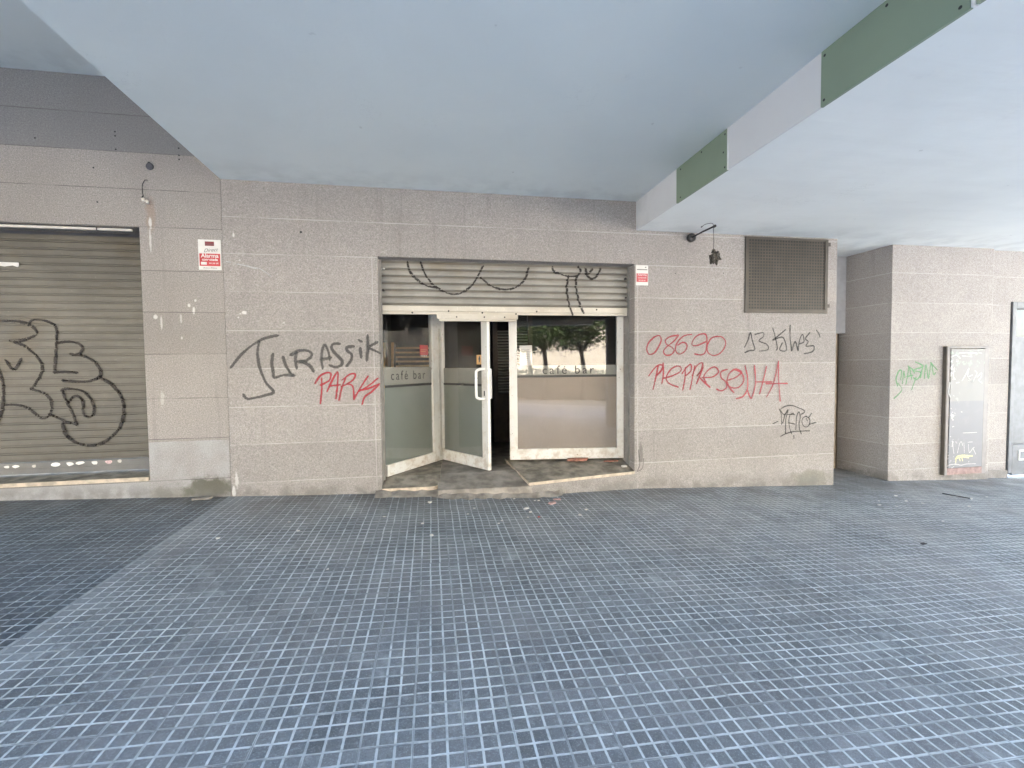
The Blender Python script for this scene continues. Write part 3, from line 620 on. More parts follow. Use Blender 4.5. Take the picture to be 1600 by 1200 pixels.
# ------------------------------------------------------------------ shutters
def shutter_profile(z, z0, p, deep=False):
    f = ((z - z0) / p) % 1.0
    if deep:                                        # broad recessed band between proud slats
        if f < .36: return .024
        return -.006 - .003 * math.sin((f - .36) / .64 * math.pi)
    if f < .10: return .018                         # hinge groove, a narrow bead, a second fine groove
    if f < .26: return .003
    if f < .34: return .010
    return -.001
def curtain(name, parent, x0, x1, z0, z1, y, p, mat, deep=False):
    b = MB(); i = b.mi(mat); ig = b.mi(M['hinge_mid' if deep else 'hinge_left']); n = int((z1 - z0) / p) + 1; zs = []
    for k in range(n):
        for f in (0, .098, .102, .258, .262, .338, .342, .358, .362, .52, .68, .84, .999): zs.append(z0 + (k + f) * p)
    zs = [z for z in zs if z <= z1] + [z1]; prev = None
    for z in zs:
        yy = y + shutter_profile(z + 1e-6, z0, p, deep)
        cur = (b.bm.verts.new((x0, yy, z)), b.bm.verts.new((x1, yy, z)))
        if prev:
            mid = (prev[0].co.z + z) / 2
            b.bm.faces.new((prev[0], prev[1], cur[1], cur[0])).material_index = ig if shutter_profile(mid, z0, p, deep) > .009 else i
        prev = cur
    return b.build(name, parent)
# centre, half rolled up
SY = 5.37
sh = root('roller_shutter', (.93, SY, 2.1), 'pale roller shutter rolled half up over the cafe door and windows', 'shutter')
curtain('slat_curtain', sh, -.53, 2.40, 2.1945, 2.78, SY, .0788, M['slat_mid'], True)
graffiti('graffiti', 'loops', lambda x, z: SY - .004 + (shutter_profile(z, 2.1945, .0788, True) if z > 2.1945 else -.012), .034, M['spray_dark'], sh, 'black looping spray lines cut off by the lintel', .008)
b = MB(); b.box(-.53, 2.40, SY - .014, SY + .018, 2.130, 2.194, M['slat_rail']); b.box(-.53, 2.40, SY - .006, SY + .014, 2.097, 2.1295, M['slat_rail']); br = b.build('bottom_rail', sh, .004)
for x, z in ((.21, 2.137), (1.0, 2.11), (-.2, 2.115), (1.25, 2.14), (2.0, 2.17), (.6, 2.12)):
    b = MB(); b.tube([(x, SY - .018, z), (x, SY - .004, z)], .010, M['iron'], 8); b.build('rivet', br)
b = MB(); b.box(-.5545, -.531, SY - .03, SY + .012, .205, 2.70, M['guide_stone']); b.build('guide_rail', sh)
b = MB(); b.box(2.401, 2.4195, SY - .03, SY + .05, .25, 2.70, M['guide']); b.build('guide_rail', sh)
for x, z, q in ((-.515, 2.36, .014), (2.37, 2.55, .014), (2.375, 2.32, .010)):
    b = MB(); b.tube([(x, SY + .01, z), (x, SY - .03, z)], q, M['iron']); b.build('locking_pin', sh)
# left, closed
LY = 5.47
sh = root('roller_shutter', (-4.5, LY, .4), 'closed grey steel roller shutter with black bubble letters at the left', 'shutter')
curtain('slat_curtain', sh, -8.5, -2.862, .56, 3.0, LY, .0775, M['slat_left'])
graffiti('graffiti', 'bubble', lambda x, z: LY - .003 + shutter_profile(z,   .56, .0775), .040, M['spray_dark'], sh, 'black outline of large bubble letters', .008)
b = MB(); b.box(-8.5, -2.862, LY - .02, LY + .03, .50, .5595, M['slat_dark']); b.box(-8.5, -2.862, LY - .012, LY + .03, .44, .4995, M['slat_dark']); b.build('bottom_rail', sh, .004)
b = MB(); b.box(-2.861, -2.8455, LY - .05, LY + .06, .40, 2.92, M['guide']); b.build('guide_rail', sh)
b = MB(); b.box(-8.5, -2.8615, LY + .0, LY + .08, 2.84, 2.925, M['soffit']); b.build('shutter_box', sh)
def sticker_shape(x, z, w, h, mat, rot=0, ell=False):
    b = MB(); c, s = math.cos(rot), math.sin(rot); n = 12 if ell else 7
    pts = []
    for k in range(n):
        a = 2 * math.pi * k / n; q = 1 if ell else random.uniform(.75, 1.2)
        u, v = w / 2 * math.cos(a) * q, h / 2 * math.sin(a) * q
        pts.append((x + u * c - v * s, LY - .0225, z + u * s + v * c))
    b.prism(pts, (0, .002, 0), mat); return b
for x, z, w_, h_, m_, e in ((-4.27, .537, .05, .03, 'sign_white', 0), (-4.188, .539, .065, .03, 'sign_white', 0), (-4.03, .535, .04, .035, 'guide_pale', 0), (-3.838, .542, .085, .042, 'white', 1), (-3.706, .543, .07, .042, 'sign_white', 0),
                            (-3.62, .548, .085, .036, 'sign_white', 0), (-3.485, .545, .06, .04, 'sign_white', 0), (-3.355, .546, .065, .04, 'sticker_pink', 0), (-3.253, .550, .04, .04, 'guide_pale', 0)):
    sticker_shape(x - .0, z - .012, w_, h_, M[m_], random.uniform(-.12, .12), e).build('sticker', sh)
b = MB(); b.prism([(-4.6, LY - .0125, 2.545), (-4.5, LY - .0125, 2.552), (-4.35, LY - .0125, 2.548), (-4.25, LY - .0125, 2.558), (-4.2, LY - .0125, 2.550), (-4.13, LY - .0125, 2.562), (-4.09, LY - .0125, 2.548), (-4.075, LY - .0125, 2.556), (-4.078, LY - .0125, 2.592), (-4.6, LY - .0125, 2.600)], (0, .003, 0), M['sign_white']); st = b.build('sticker', sh); st['label'] = 'torn white strip sticker high on the slats'
# white strip under its lintel
b = MB(); b.box(-8.4, -2.92, 5.212, 5.238, 2.880, 2.903, M['guide_pale']); b.box(-3.225, -3.215, 5.208, 5.242, 2.878, 2.907, M['iron']); tag(b.build('lintel_strip', loc=(-4.5, 5.22, 2.88)), 'long thin white strip fixed under the lintel of the left shutter', 'strip')
# sills
b = MB(); b.prism([(-8.5, 5.190, .376), (-2.8465, 5.190, .376), (-2.8465, 5.566, .40), (-8.5, 5.566, .40)], (0, 0, .034), M['marble'])
b.box(-8.5, -2.8465, 5.183, 5.1895, .372, .409, M['marble_edge'])
tag(b.build('marble_sill', loc=(-4, 5.3, .38)), 'long worn marble sill under the closed left shutter', 'sill')

# ------------------------------------------------------------------ entrance floor and sills
def fan(b, pts, drop, m_top, m_side):
    """plan polygon with its own heights, given a thickness"""
    i = b.mi(m_top); j = b.mi(m_side); n = len(pts)
    a = [b.bm.verts.new(p) for p in pts]; c = [b.bm.verts.new((p[0], p[1], p[2] - drop)) for p in pts]
    b.bm.faces.new(a).material_index = i; b.bm.faces.new(c[::-1]).material_index = j
    for k in range(n): b.bm.faces.new((a[k], c[k], c[(k + 1) % n], a[(k + 1) % n])).material_index = j
# left sill: rounded front corner
def arc(cx, cy, r, a0, a1, n): return [(cx + r * math.cos(math.radians(a0 + (a1 - a0) * k / n)), cy + r * math.sin(math.radians(a0 + (a1 - a0) * k / n))) for k in range(n + 1)]
front = [(-.552, 5.16), (-.02, 5.15)] + arc(-.02, 5.25, .10, -90, 0, 8)[1:] + [(.083, 5.42), (-.552, 5.42)]
back = [(-.552, 5.4205), (.083, 5.4205), (.10, 5.75), (.13, 6.30), (-.552, 6.30)]
zs = lambda x, y: .235 - max(0, 5.42 - y) * .28
b = MB(); fan(b, [(x, y, zs(x, y)) for x, y in front], .04, M['marble'], M['marble_edge']); fan(b, [(x, y, .235) for x, y in back], .04, M['marble'], M['marble_edge'])
tag(b.build('marble_sill', loc=(-.2, 5.5, .165)), 'short marble sill with a rounded corner left of the cafe door', 'sill')
b = MB(); fan(b, [(x * .985 - .004, y + .012, zs(x, y) - .0405) for x, y in front], .6, M['plinth'], M['plinth']); fan(b, [(x * .985 - .004, y + .0125, .194) for x, y in back], .6, M['plinth'], M['plinth'])
tag(b.build('stone_plinth', loc=(-.2, 5.5, 0)), 'low stone plinth under the rounded sill left of the cafe door', 'plinth')
# right sill
plan = [(1.06, 4.99), (2.418, 5.185), (2.418, 5.60), (.93, 5.90)]
zr = lambda x, y: .184 + max(0, min(1, (y - 5.12) / .40)) * .105
b = MB(); fan(b, [(x, y, zr(x, y)) for x, y in plan], .035, M['marble'], M['marble_edge']); tag(b.build('marble_sill', bevel=.005, loc=(1.8, 5.4, .184)), 'wide marble sill under the large window right of the cafe door', 'sill')
pl = [(1.075, 5.005), (2.45, 5.20), (2.45, 5.60), (.945, 5.89)]
b = MB(); fan(b, [(x, y, zr(x, y) - .036) for x, y in pl], .7, M['plinth'], M['plinth']); tag(b.build('stone_plinth', loc=(1.8, 5.4, 0)), 'speckled stone plinth under the wide window sill', 'plinth')
# ramped doorstep
b = MB()
zf = lambda y: .150 if y < 5.06 else .150 + min(1, (y - 5.06) / .4) * .075
b.hexa([(.05, 5.03, -.3), (1.10, 5.00, -.3), (1.10, 5.46, -.3), (.05, 5.46, -.3), (.05, 5.03, .148), (1.10, 5.00, .140), (1.10, 5.46, .222), (.05, 5.46, .222)], M['concrete'])
b.hexa([(-.3, 5.461, -.3), (1.3, 5.461, -.3), (1.3, 7.2, -.3), (-.3, 7.2, -.3), (-.3, 5.461, .2215), (1.3, 5.461, .2215), (1.3, 7.2, .2265), (-.3, 7.2, .2265)], M['concrete'])
o = b.build('doorstep', bevel=.008, loc=(.55, 5.3, 0)); tag(o, 'dirty sloping concrete step in front of the open cafe door', 'step')
# mortar skirt
b = MB(); i = b.mi(M['concrete']); top = []; bot = []
for k in range(26):
    x = -.62 + k * .083; jut = .05 + .05 * math.sin(k * 1.7) ** 2 + (.03 if k % 4 == 0 else 0)
    if x > 1.45: jut *= .4
    base_y = 5.03 if .05 < x < 1.06 else (5.14 if x <= .05 else 5.0 + (x - 1.06) * .14)
    y1 = base_y - jut - .03
    bot.append(b.bm.verts.new((x, y1, ground_z(x, y1) + .003))); top.append(b.bm.verts.new((x, base_y + .02, ground_z(x, base_y) + .045 + .01 * math.sin(k * 2.3))))
for k in range(25): f = b.bm.faces.new((bot[k], bot[k + 1], top[k + 1], top[k])); f.material_index = i
tag(b.build('mortar_skirt', loc=(.5, 5, 0)), 'ragged smear of mortar along the foot of the cafe doorstep', 'mortar')

# ------------------------------------------------------------------ shop windows and door
class Plane:
    """vertical plane through two plan points; at(u, z, d): d metres out of it towards the street"""
    def __init__(self, a, b):
        self.a = Vector((*a, 0)); v = Vector((*b, 0)) - self.a; self.L = v.length; self.u = v.normalized()
        self.n = Vector((self.u.y, -self.u.x, 0))
    def at(self, u, z, d=0.0): p = self.a + self.u * u + self.n * d; return (p.x, p.y, z)
    def box(self, b, u0, u1, z0, z1, d0, d1, m):
        A = self.at
        b.hexa([A(u0, z0, d1), A(u1, z0, d1), A(u1, z0, d0), A(u0, z0, d0), A(u0, z1, d1), A(u1, z1, d1), A(u1, z1, d0), A(u0, z1, d0)], m)
    def sheet(self, b, u0, u1, z0, z1, d, m): A = self.at; b.quad([A(u0, z0, d), A(u1, z0, d), A(u1, z1, d), A(u0, z1, d)], m)
LW = Plane((-.53, 5.39), (.118, 6.24)); RW = Plane((.973, 5.73), (2.42, 5.52)); DR = Plane((.135, 6.27), (.676, 5.445))
def glazing(name, pl, label, L, stile0, stile1, rail_z, z0, stripe, film_mat, letters, lu, lz, lsize, lsc=1.0, TOP=2.62):
    r = root(name, pl.at(L / 2, z0), label, 'window')
    b = MB()
    if stile0: pl.box(b, 0, stile0, z0, TOP, -.03, .03, M['frame'])
    pl.box(b, L - stile1, L, z0, TOP, -.03, .03, M['frame'])
    pl.box(b, stile0, L - stile1, z0, rail_z, -.03, .027, M['frame']); pl.box(b, stile0, L - stile1, TOP - .02, TOP, -.03, .027, M['frame'])
    b.build('window_frame', r, .004)
    g0, g1 = stile0, L - stile1
    b = MB(); pl.sheet(b, g0 + .001, g1 - .001, rail_z, TOP - .02, .006, M['glass']); b.build('pane', r)
    b = MB(); pl.sheet(b, g0 + .001, g1 - .001, rail_z, stripe - .014, .000, film_mat); pl.sheet(b, g0 + .001, g1 - .001, stripe + .014, 1.497, .000, M['film_band']); b.build('frosted_film', r)
    b = MB(); pl.sheet(b, g0 + .001, g1 - .001, stripe - .0139, stripe + .0139, .0075, M['letter']); b.build('dark_stripe', r)
    place_text('lettering', letters, lsize, M['letter'], r, lambda u, v: pl.at(lu + u, lz + v, .008), spacing=1.35, xscale=lsc)
    return r
lw = glazing('shop_window', LW, 'tall narrow splayed window left of the open cafe door', 1.075, 0, .205, .375, .243, 1.275, M['film'], 'café bar', .42, 1.395, .155, .93, 2.62)
rw = glazing('shop_window', RW, 'wide cafe window right of the door, frosted below and reflecting the street above', 1.455, .10, .085, .438, .303, 1.36, M['film_reflect'], 'café bar', .75, 1.435, .15)
b = MB(); LW.box(b, 1.0, 1.035, .30, 2.0, .03, .036, M['guide_pale']); b.build('hinge_strip', lw)
# stickers behind the glass
b = MB(); LW.box(b, .645, .81, 1.645, 1.775, .002, .004, M['red'])
LW.box(b, .66, .80, 1.712, 1.716, .004, .0045, M['orange']); LW.box(b, .66, .76, 1.690, 1.694, .004, .0045, M['orange'])
for k in range(4): LW.box(b, .66 + k * .035, .68 + k * .035, 1.628, 1.645, .002, .004, M['sign_white'])
o = b.build('red_sticker', lw); o['label'] = 'red notice with white fringe'
b = MB(); RW.box(b, .135, .292, 1.50, 1.755, .002, .004, M['sign_white'])
for k in range(7): RW.box(b, .155, .155 + random.uniform(.07, .12), 1.53 + k * .028, 1.534 + k * .028, .004, .0045, M['guide'])
b.build('paper_notice', rw)
# door leaf
d = root('glazed_door', DR.at(0, .24), 'open cream glazed door standing outward with a white pull handle', 'door')
b = MB(); DW = .99
DR.box(b, 0, .055, .242, 2.30, -.022, .022, M['frame']); DR.box(b, .877, DW, .242, 2.30, -.022, .022, M['frame']); DR.box(b, .055, .877, .242, .385, -.022, .020, M['frame']); DR.box(b, .055, .877, 2.22, 2.30, -.022, .020, M['frame'])
b.build('door_frame', d, .004)
b = MB(); DR.sheet(b, .056, .876, .385, 2.22, .004, M['glass']); b.build('pane', d)
b = MB(); DR.sheet(b, .056, .876, .385, 1.252, -.002, M['film']); DR.sheet(b, .056, .876, 1.28, 1.478, -.002, M['film_band']); b.build('frosted_film', d)
b = MB(); DR.sheet(b, .056, .36, 1.2521, 1.2799, .0055, M['letter']); DR.sheet(b, .50, .876, 1.2521, 1.2799, .0055, M['letter']); b.build('dark_stripe', d)
hp = [DR.at(.93, 1.462, .02), DR.at(.93, 1.462, .085), DR.at(.925, 1.455, .105), DR.at(.905, 1.44, .118), DR.at(.895, 1.40, .12), DR.at(.895, 1.17, .12), DR.at(.905, 1.125, .118), DR.at(.925, 1.112, .105), DR.at(.93, 1.106, .085), DR.at(.93, 1.106, .02)]
b = MB(); b.tube(smooth_path(hp, .012), .0165, M['white'], 12); b.build('pull_handle', d)
hp2 = [DR.at(.95, 1.455, -.02), DR.at(.95, 1.455, -.06)]; hp3 = [DR.at(.95, 1.115, -.02), DR.at(.95, 1.115, -.06)]
b = MB(); b.tube(hp2, .015, M['white'], 12); b.tube(hp3, .015, M['white'], 12); b.tube([DR.at(.95, 1.462, -.06), DR.at(.95, 1.108, -.06)], .0165, M['white'], 12); b.build('pull_handle', d)
b = MB(); DR.box(b, .922, .938, 1.14, 1.20, .022, .026, M['screw']); b.build('lock', d)
b = MB(); DR.box(b, .770, .878, 1.52, 1.635, .006, .0075, M['orange']); b2 = b
pts = [(.815, 1.545), (.832, 1.545), (.836, 1.57), (.846, 1.588), (.838, 1.61), (.832, 1.622), (.822, 1.622), (.815, 1.605), (.806, 1.585), (.814, 1.57)]
b.prism([DR.at(u, z, .0076) for u, z in pts], tuple(DR.n * .0006), M['ink']); b.build('hand_sticker', d)
b = MB()
for z in (.42, .62, 1.6): b.tube([LW.at(1.06, z, .045), LW.at(1.06, z + .09, .045)], .013, M['frame'], 10)
b.build('hinge', d)
# header over the door
b = MB(); b.box(.074, 1.02, 5.335, 5.3555, 2.044, 2.0965, M['slat_rail']); b.box(.10, 1.005, 5.356, 5.40, 2.022, 2.0965, M['slat_rail'])
for x in (.3, .62, .86): b.tube([(x, 5.332, 2.068), (x, 5.34, 2.068)], .010, M['iron'], 8)
tag(b.build('door_header', bevel=.004, loc=(.55, 5.37, 2.04)), 'short cream metal header over the open cafe door, below the shutter', 'lintel')

# ------------------------------------------------------------------ dim room behind the glass
def struct(name, b): return tag(b.build(name), kind='structure')
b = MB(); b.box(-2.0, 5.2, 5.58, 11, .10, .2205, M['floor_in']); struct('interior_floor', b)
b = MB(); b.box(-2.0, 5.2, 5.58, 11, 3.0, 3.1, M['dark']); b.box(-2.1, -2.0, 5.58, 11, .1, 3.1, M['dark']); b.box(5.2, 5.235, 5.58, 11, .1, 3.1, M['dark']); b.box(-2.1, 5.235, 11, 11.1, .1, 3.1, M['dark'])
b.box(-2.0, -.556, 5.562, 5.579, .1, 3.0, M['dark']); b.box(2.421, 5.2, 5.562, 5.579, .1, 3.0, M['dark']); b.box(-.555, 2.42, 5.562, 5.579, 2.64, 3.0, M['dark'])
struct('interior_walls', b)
s = root('louvred_screen', (1.6, 7.6, .22), 'dark slatted screen inside the doorway', 'screen')
b = MB(); b.box(1.02, 1.10, 7.6, 7.66, .2206, 2.6, M['dark_wood']); b.box(1.62, 1.70, 7.6, 7.66, .2206, 2.6, M['dark_wood']); b.box(1.101, 1.619, 7.6, 7.66, .95, 1.03, M['dark_wood']); b.box(1.101, 1.619, 7.61, 7.65, .2206, .95, M['dark_wood']); b.build('screen_frame', s)
b = MB()
for k in range(22): z = 1.05 + k * .048; b.hexa([(1.101, 7.605, z), (1.619, 7.605, z), (1.619, 7.645, z + .02), (1.101, 7.645, z + .02), (1.101, 7.605, z + .012), (1.619, 7.605, z + .012), (1.619, 7.645, z + .032), (1.101, 7.645, z + .032)], M['guide'])
b.build('slats', s)
s = root('slat_bench', (-.35, 7.9, .22), 'stack of pale timber slats inside behind the left window', 'bench')
b = MB(); b.box(-.62, -.58, 7.9, 8.3, .2206, 1.9, M['dark_wood']); b.box(.14, .18, 7.9, 8.3, .2206, 1.9, M['dark_wood']); b.build('frame', s)
b = MB()
for k in range(7): z = 1.35 + k * .075; b.box(-.579, .139, 7.9, 7.94, z, z + .03, M['timber'])
b.build('slats', s)
for px_, ln, lab in ((-.735, .05, 'pale timber bar added inside for a reflection, leftmost behind the narrow window'), (-.60, .03, 'pale timber bar added inside for a reflection, right of the other behind the narrow window')):  # bars added inside in place of a reflection in the pane
    b = MB(); b.hexa([(px_, 6.75, .2206), (px_ + .035, 6.75, .2206), (px_ + .035, 6.79, .2206), (px_, 6.79, .2206), (px_ + ln, 6.95, 1.86), (px_ + ln + .035, 6.95, 1.86), (px_ + ln + .035, 6.99, 1.86), (px_ + ln, 6.99, 1.86)], M['timber']); tag(b.build('reflection_bar', bevel=.003, loc=(px_, 6.75, .2206)), lab, 'reflection')
b = MB(); b.box(-1.9, -.8, 8.6, 9.2, .2206, 1.25, M['dark_wood']); b.box(-1.95, -.75, 8.55, 9.25, 1.2501, 1.30, M['guide']); tag(b.build('bar_counter', loc=(-1.3, 8.9, .22)), 'dark bar counter in the dim room behind the left window', 'counter')

# ------------------------------------------------------------------ grille
g = root('ventilation_grille', (4.49, 5.2, 2.6), 'square perforated steel grille high on the wall near the recess', 'grille')
gx0, gx1, gz0, gz1 = 3.891, 5.082, 2.133, 3.082; fy = 5.182; bw = .045
b = MB()
b.box(gx0, gx1, fy, 5.199, gz1 - bw * .6, gz1, M['vent']); b.box(gx0, gx1, fy, 5.199, gz0, gz0 + bw, M['vent']); b.box(gx0, gx0 + bw, fy, 5.199, gz0 + bw, gz1 - bw * .6, M['vent']); b.box(gx1 - bw, gx1, fy, 5.199, gz0 + bw, gz1 - bw * .6, M['vent'])
b.build('grille_frame', g, .002)
b = MB(); i = b.mi(M['vent']); nx, nz = 28, 23
px0, px1, pz0, pz1 = gx0 + bw, gx1 - bw, gz0 + bw, gz1 - bw * .6; cx, cz = (px1 - px0) / nx, (pz1 - pz0) / nz
xs = []; zz = []
for k in range(nx): xs += [px0 + (k + .20) * cx, px0 + (k + .80) * cx]
for k in range(nz): zz += [pz0 + (k + .20) * cz, pz0 + (k + .80) * cz]
xs = [px0] + xs + [px1]; zz = [pz0] + zz + [pz1]
vv = [[b.bm.verts.new((x, fy + .006, z)) for z in zz] for x in xs]
for a in range(len(xs) - 1):
    for c in range(len(zz) - 1):
        if a % 2 == 1 and c % 2 == 1: continue
        b.bm.faces.new((vv[a][c], vv[a + 1][c], vv[a + 1][c + 1], vv[a][c + 1])).material_index = i
b.build('perforated_plate', g)
b = MB(); b.box(px0, px1, 5.1965, 5.199, pz0, pz1, M['screw']); b.build('backing', g)  # black sheet painted in for the dark hollow behind the holes
for z in (3.02, 2.23):
    b = MB(); b.box(gx1 + .001, gx1 + .035, 5.185, 5.199, z - .022, z + .022, M['vent']); b.build('hinge', g)

# ------------------------------------------------------------------ bracket lamp
l = root('wall_lamp', (3.15, 5.2, 3.03), 'broken iron bracket lamp hanging beside the grille under the low ceiling', 'lamp')
b = MB(); b.tube([(3.15, 5.199, 3.034), (3.15, 5.165, 3.034), (3.15, 5.155, 3.034)], [.052, .052, .040], M['iron'], 24); b.build('wall_plate', l)
b = MB(); b.tube([(3.15, 5.155, 3.034), (3.15, 4.95, 3.038), (3.15, 4.715, 3.034)], .0095, M['iron'], 10); b.tube([(3.15, 4.735, 3.034), (3.15, 4.705, 3.034)], .015, M['iron'], 10); b.build('bracket_arm', l)
b = MB(); b.tube([(3.15, 4.735, 3.026), (3.152, 4.735, 2.9), (3.150, 4.733, 2.775)], .0035, M['iron'], 6); b.tube(smooth_path([(3.15, 4.73, 3.04), (3.12, 4.72, 3.065), (3.06, 4.74, 3.06), (3.03, 4.74, 3.045), (3.015, 4.75, 3.032)], .01), .003, M['iron'], 6)
b.tube([(3.02, 4.75, 3.036), (3.005, 4.75, 3.026)], .007, M['iron'], 6); b.build('cable', l)
b = MB(); i = b.mi(M['nest']); rnd = random.Random(5)
bmesh.ops.create_icosphere(b.bm, subdivisions=3, radius=1.0)
prof = [(-.5, .05), (-.42, .32), (-.2, .62), (0, .80), (.18, .74), (.32, .42), (.5, .16)]
for v in b.bm.verts:
    n = v.co.copy(); q = max(abs(n.x + n.z * .25), abs(n.y), abs(n.z - n.x * .25)); n = n / max(q, .4) * .62
    n *= 1 + .20 * math.sin(n.x * 9 + 1) * math.sin(n.y * 8) + rnd.uniform(-.13, .13)
    v.co = Vector((3.165 + n.x * .068, 4.735 + n.y * .068, 2.690 + n.z * .085 + n.x * .02))
b.tube([(3.15, 4.733, 2.785), (3.155, 4.735, 2.745)], [.012, .03], M['nest'], 8)
b.tube([(3.185, 4.735, 2.64), (3.19, 4.733, 2.605)], [.02, .008], M['nest'], 6)
b.build('lamp_body', l)

# ------------------------------------------------------------------ alarm plates
def at_wall(x, z, y): return lambda u, v: (x + u, y, z + v)
s = root('alarm_sign', (-2.207, 5.2, 2.665), 'cream and red alarm plate on the left wall, right of the closed shutter', 'sign')
b = MB(); b.box(-2.315, -2.103, 5.199, 5.205, 2.512, 2.82, M['sign_white']); b.build('plate', s, .002)
b = MB(); b.box(-2.305, -2.112, 5.1975, 5.1988, 2.552, 2.678, M['red']); b.box(-2.25, -2.165, 5.1975, 5.1988, 2.756, 2.80, M['red_dark']); b.box(-2.25, -2.165, 5.1972, 5.1974, 2.770, 2.775, M['ink']); b.box(-2.292, -2.238, 5.1965, 5.1974, 2.565, 2.592, M['sign_white']); b.build('red_panel', s)
place_text('lettering', 'Alarma', .056, M['sign_white'], s, at_wall(-2.208, 2.655, 5.1966), offset=.0012)
place_text('lettering', 'conectada', .036, M['sign_white'], s, at_wall(-2.208, 2.617, 5.1966), offset=.001)
place_text('lettering', '900 200 500', .021, M['sign_white'], s, at_wall(-2.173, 2.5785, 5.1966), xscale=.85)
place_text('lettering', 'Direct', .050, M['ink'], s, lambda u, v: (-2.200 + u, 5.1968, 2.712 + v + u * .12), shear=.4)
place_text('lettering', 'Aviso a Policía', .022, M['ink'], s, at_wall(-2.207, 2.532, 5.1968))
s = root('alarm_sign', (2.51, 5.2, 2.56), 'small faded white and red alarm plate at the upper right corner of the cafe opening', 'sign')
b = MB(); b.box(2.436, 2.592, 5.193, 5.199, 2.447, 2.686, M['sign_white']); b.build('plate', s, .002)
b = MB(); b.box(2.442, 2.586, 5.1915, 5.1928, 2.487, 2.588, M['fade_red']); b.box(2.447, 2.58, 5.1915, 5.1928, 2.628, 2.640, M['guide']); b.box(2.55, 2.568, 5.1915, 5.1928, 2.658, 2.668, M['ink']); b.build('red_panel', s)
place_text('lettering', 'Alarma', .040, M['sign_white'], s, at_wall(2.514, 2.571, 5.1910)); place_text('lettering', 'conectada', .026, M['sign_white'], s, at_wall(2.514, 2.538, 5.1910)); place_text('lettering', '900 200 500', .018, M['sign_white'], s, at_wall(2.514, 2.505, 5.1910))

# ------------------------------------------------------------------ hanging wire and socket
h = root('hanging_wire', (-2.75, 5.2, 3.38), 'thin loose wire with two pale connectors hanging on the left wall above the shutter corner', 'wire')
b = MB(); b.tube(smooth_path([(-2.752, 5.21, 3.385), (-2.762, 5.185, 3.38), (-2.785, 5.18, 3.33), (-2.788, 5.182, 3.26), (-2.785, 5.185, 3.225)], .015), .004, M['iron'], 6)
b.tube(smooth_path([(-2.785, 5.184, 3.225), (-2.792, 5.178, 3.205), (-2.788, 5.176, 3.195)], .01), .006, M['iron'], 6); b.build('cable', h)
for dx, dz in ((-.012, 0), (.022, -.018)):
    b = MB(); b.tube([(-2.775 + dx, 5.176, 3.196 + dz), (-2.765 + dx, 5.174, 3.165 + dz)], .014, M['brass'], 10); b.build('connector', h)
b = MB(); b.tube([(-2.724, 5.215, 3.522), (-2.724, 5.198, 3.522), (-2.724, 5.19, 3.52)], [.034, .034, .026], M['soffit'], 18); b.tube([(-2.73, 5.20, 3.555), (-2.72, 5.19, 3.55)], .012, M['soffit'], 8)
tag(b.build('wall_socket', loc=(-2.724, 5.2, 3.52)), 'small round black cable outlet on the left wall above the hanging wire', 'socket')

# ------------------------------------------------------------------ metal cabinet on the pier
c = root('meter_cabinet', (7.5, 5.3, -.1), 'tall narrow grey metal cabinet on the pier covered in white scribbles', 'cabinet')
cx0, cx1, cz0, cz1, cy = 7.135, 7.875, -.125, 1.705, 5.285
b = MB(); b.box(cx0, cx0 + .018, cy + .004, 5.339, cz0, cz1, M['cabinet_side']); b.box(cx0 + .0181, cx1, cy + .004, 5.339, cz1 - .03, cz1, M['cabinet_frame']); b.box(cx0 + .0181, cx0 + .06, cy + .004, 5.339, cz0, cz1 - .0301, M['cabinet_frame']); b.box(cx1 - .075, cx1, cy + .004, 5.339, cz0, cz1 - .0301, M['cabinet_frame']); b.build('cabinet_frame', c, .003)
b = MB(); b.box(cx0 + .065, cx1 - .085, cy - .004, 5.33, cz0 + .10, cz1 - .04, M['cabinet']); dd = b.build('cabinet_door', c, .003)
b = MB(); b.box(cx0 + .0605, cx1 - .0755, cy + .002, 5.335, cz0 + .005, cz0 + .095, M['cabinet_red']); b.build('kick_plate', c)
b = MB(); b.box(cx1 - .0849, cx1 - .0751, cy + .002, 5.335, cz0 + .1, cz1 - .035, M['screw']); b.build('door_gap', c)
for z in (1.46, .83, .20):
    b = MB(); b.tube([(cx1 + .012, cy + .03, z - .055), (cx1 + .012, cy + .03, z + .055)], .015, M['screw'], 10); b.build('hinge', c)
sf = lambda x, z: cy - .0045
for key, wd, m in (('cabwhite', .03, 'spray_white'), ('cabscratch', .016, 'spray_white'), ('cabyellow', .03, 'spray_yellow')):
    for k in range(len(STROKES[key])): graffiti('paint_mark', key, sf, wd, M[m], dd, None, .01, .0003, k)

# ------------------------------------------------------------------ far right door
d = root('metal_door', (9.1, 5.5, -.1), 'pale blue-grey panelled metal door cut off by the right edge of the photo', 'door')
b = MB()
b.box(8.4405, 8.455, 5.43, 5.5, -.19, 2.36, M['screw']); b.box(8.456, 8.525, 5.40, 5.5, -.19, 2.36, M['door_alu']); b.box(9.60, 9.749, 5.40, 5.5, -.24, 2.36, M['door_alu']); b.box(8.5255, 9.5995, 5.40, 5.5, 2.26, 2.36, M['door_alu']); b.box(8.5255, 9.5995, 5.40, 5.5, -.22, .24, M['door_alu'])
b.build('door_frame', d, .004)
b = MB(); b.box(8.526, 8.56, 5.43, 5.5, .2405, 2.2595, M['screw']); b.build('gasket', d)
b = MB(); b.box(8.561, 9.599, 5.44, 5.49, .2405, 1.85, M['door_alu']); b.build('door_leaf', d)
b = MB(); b.box(8.561, 9.599, 5.46, 5.48, 1.851, 2.2595, M['facade_glass']); b.build('transom_pane', d)
b = MB()
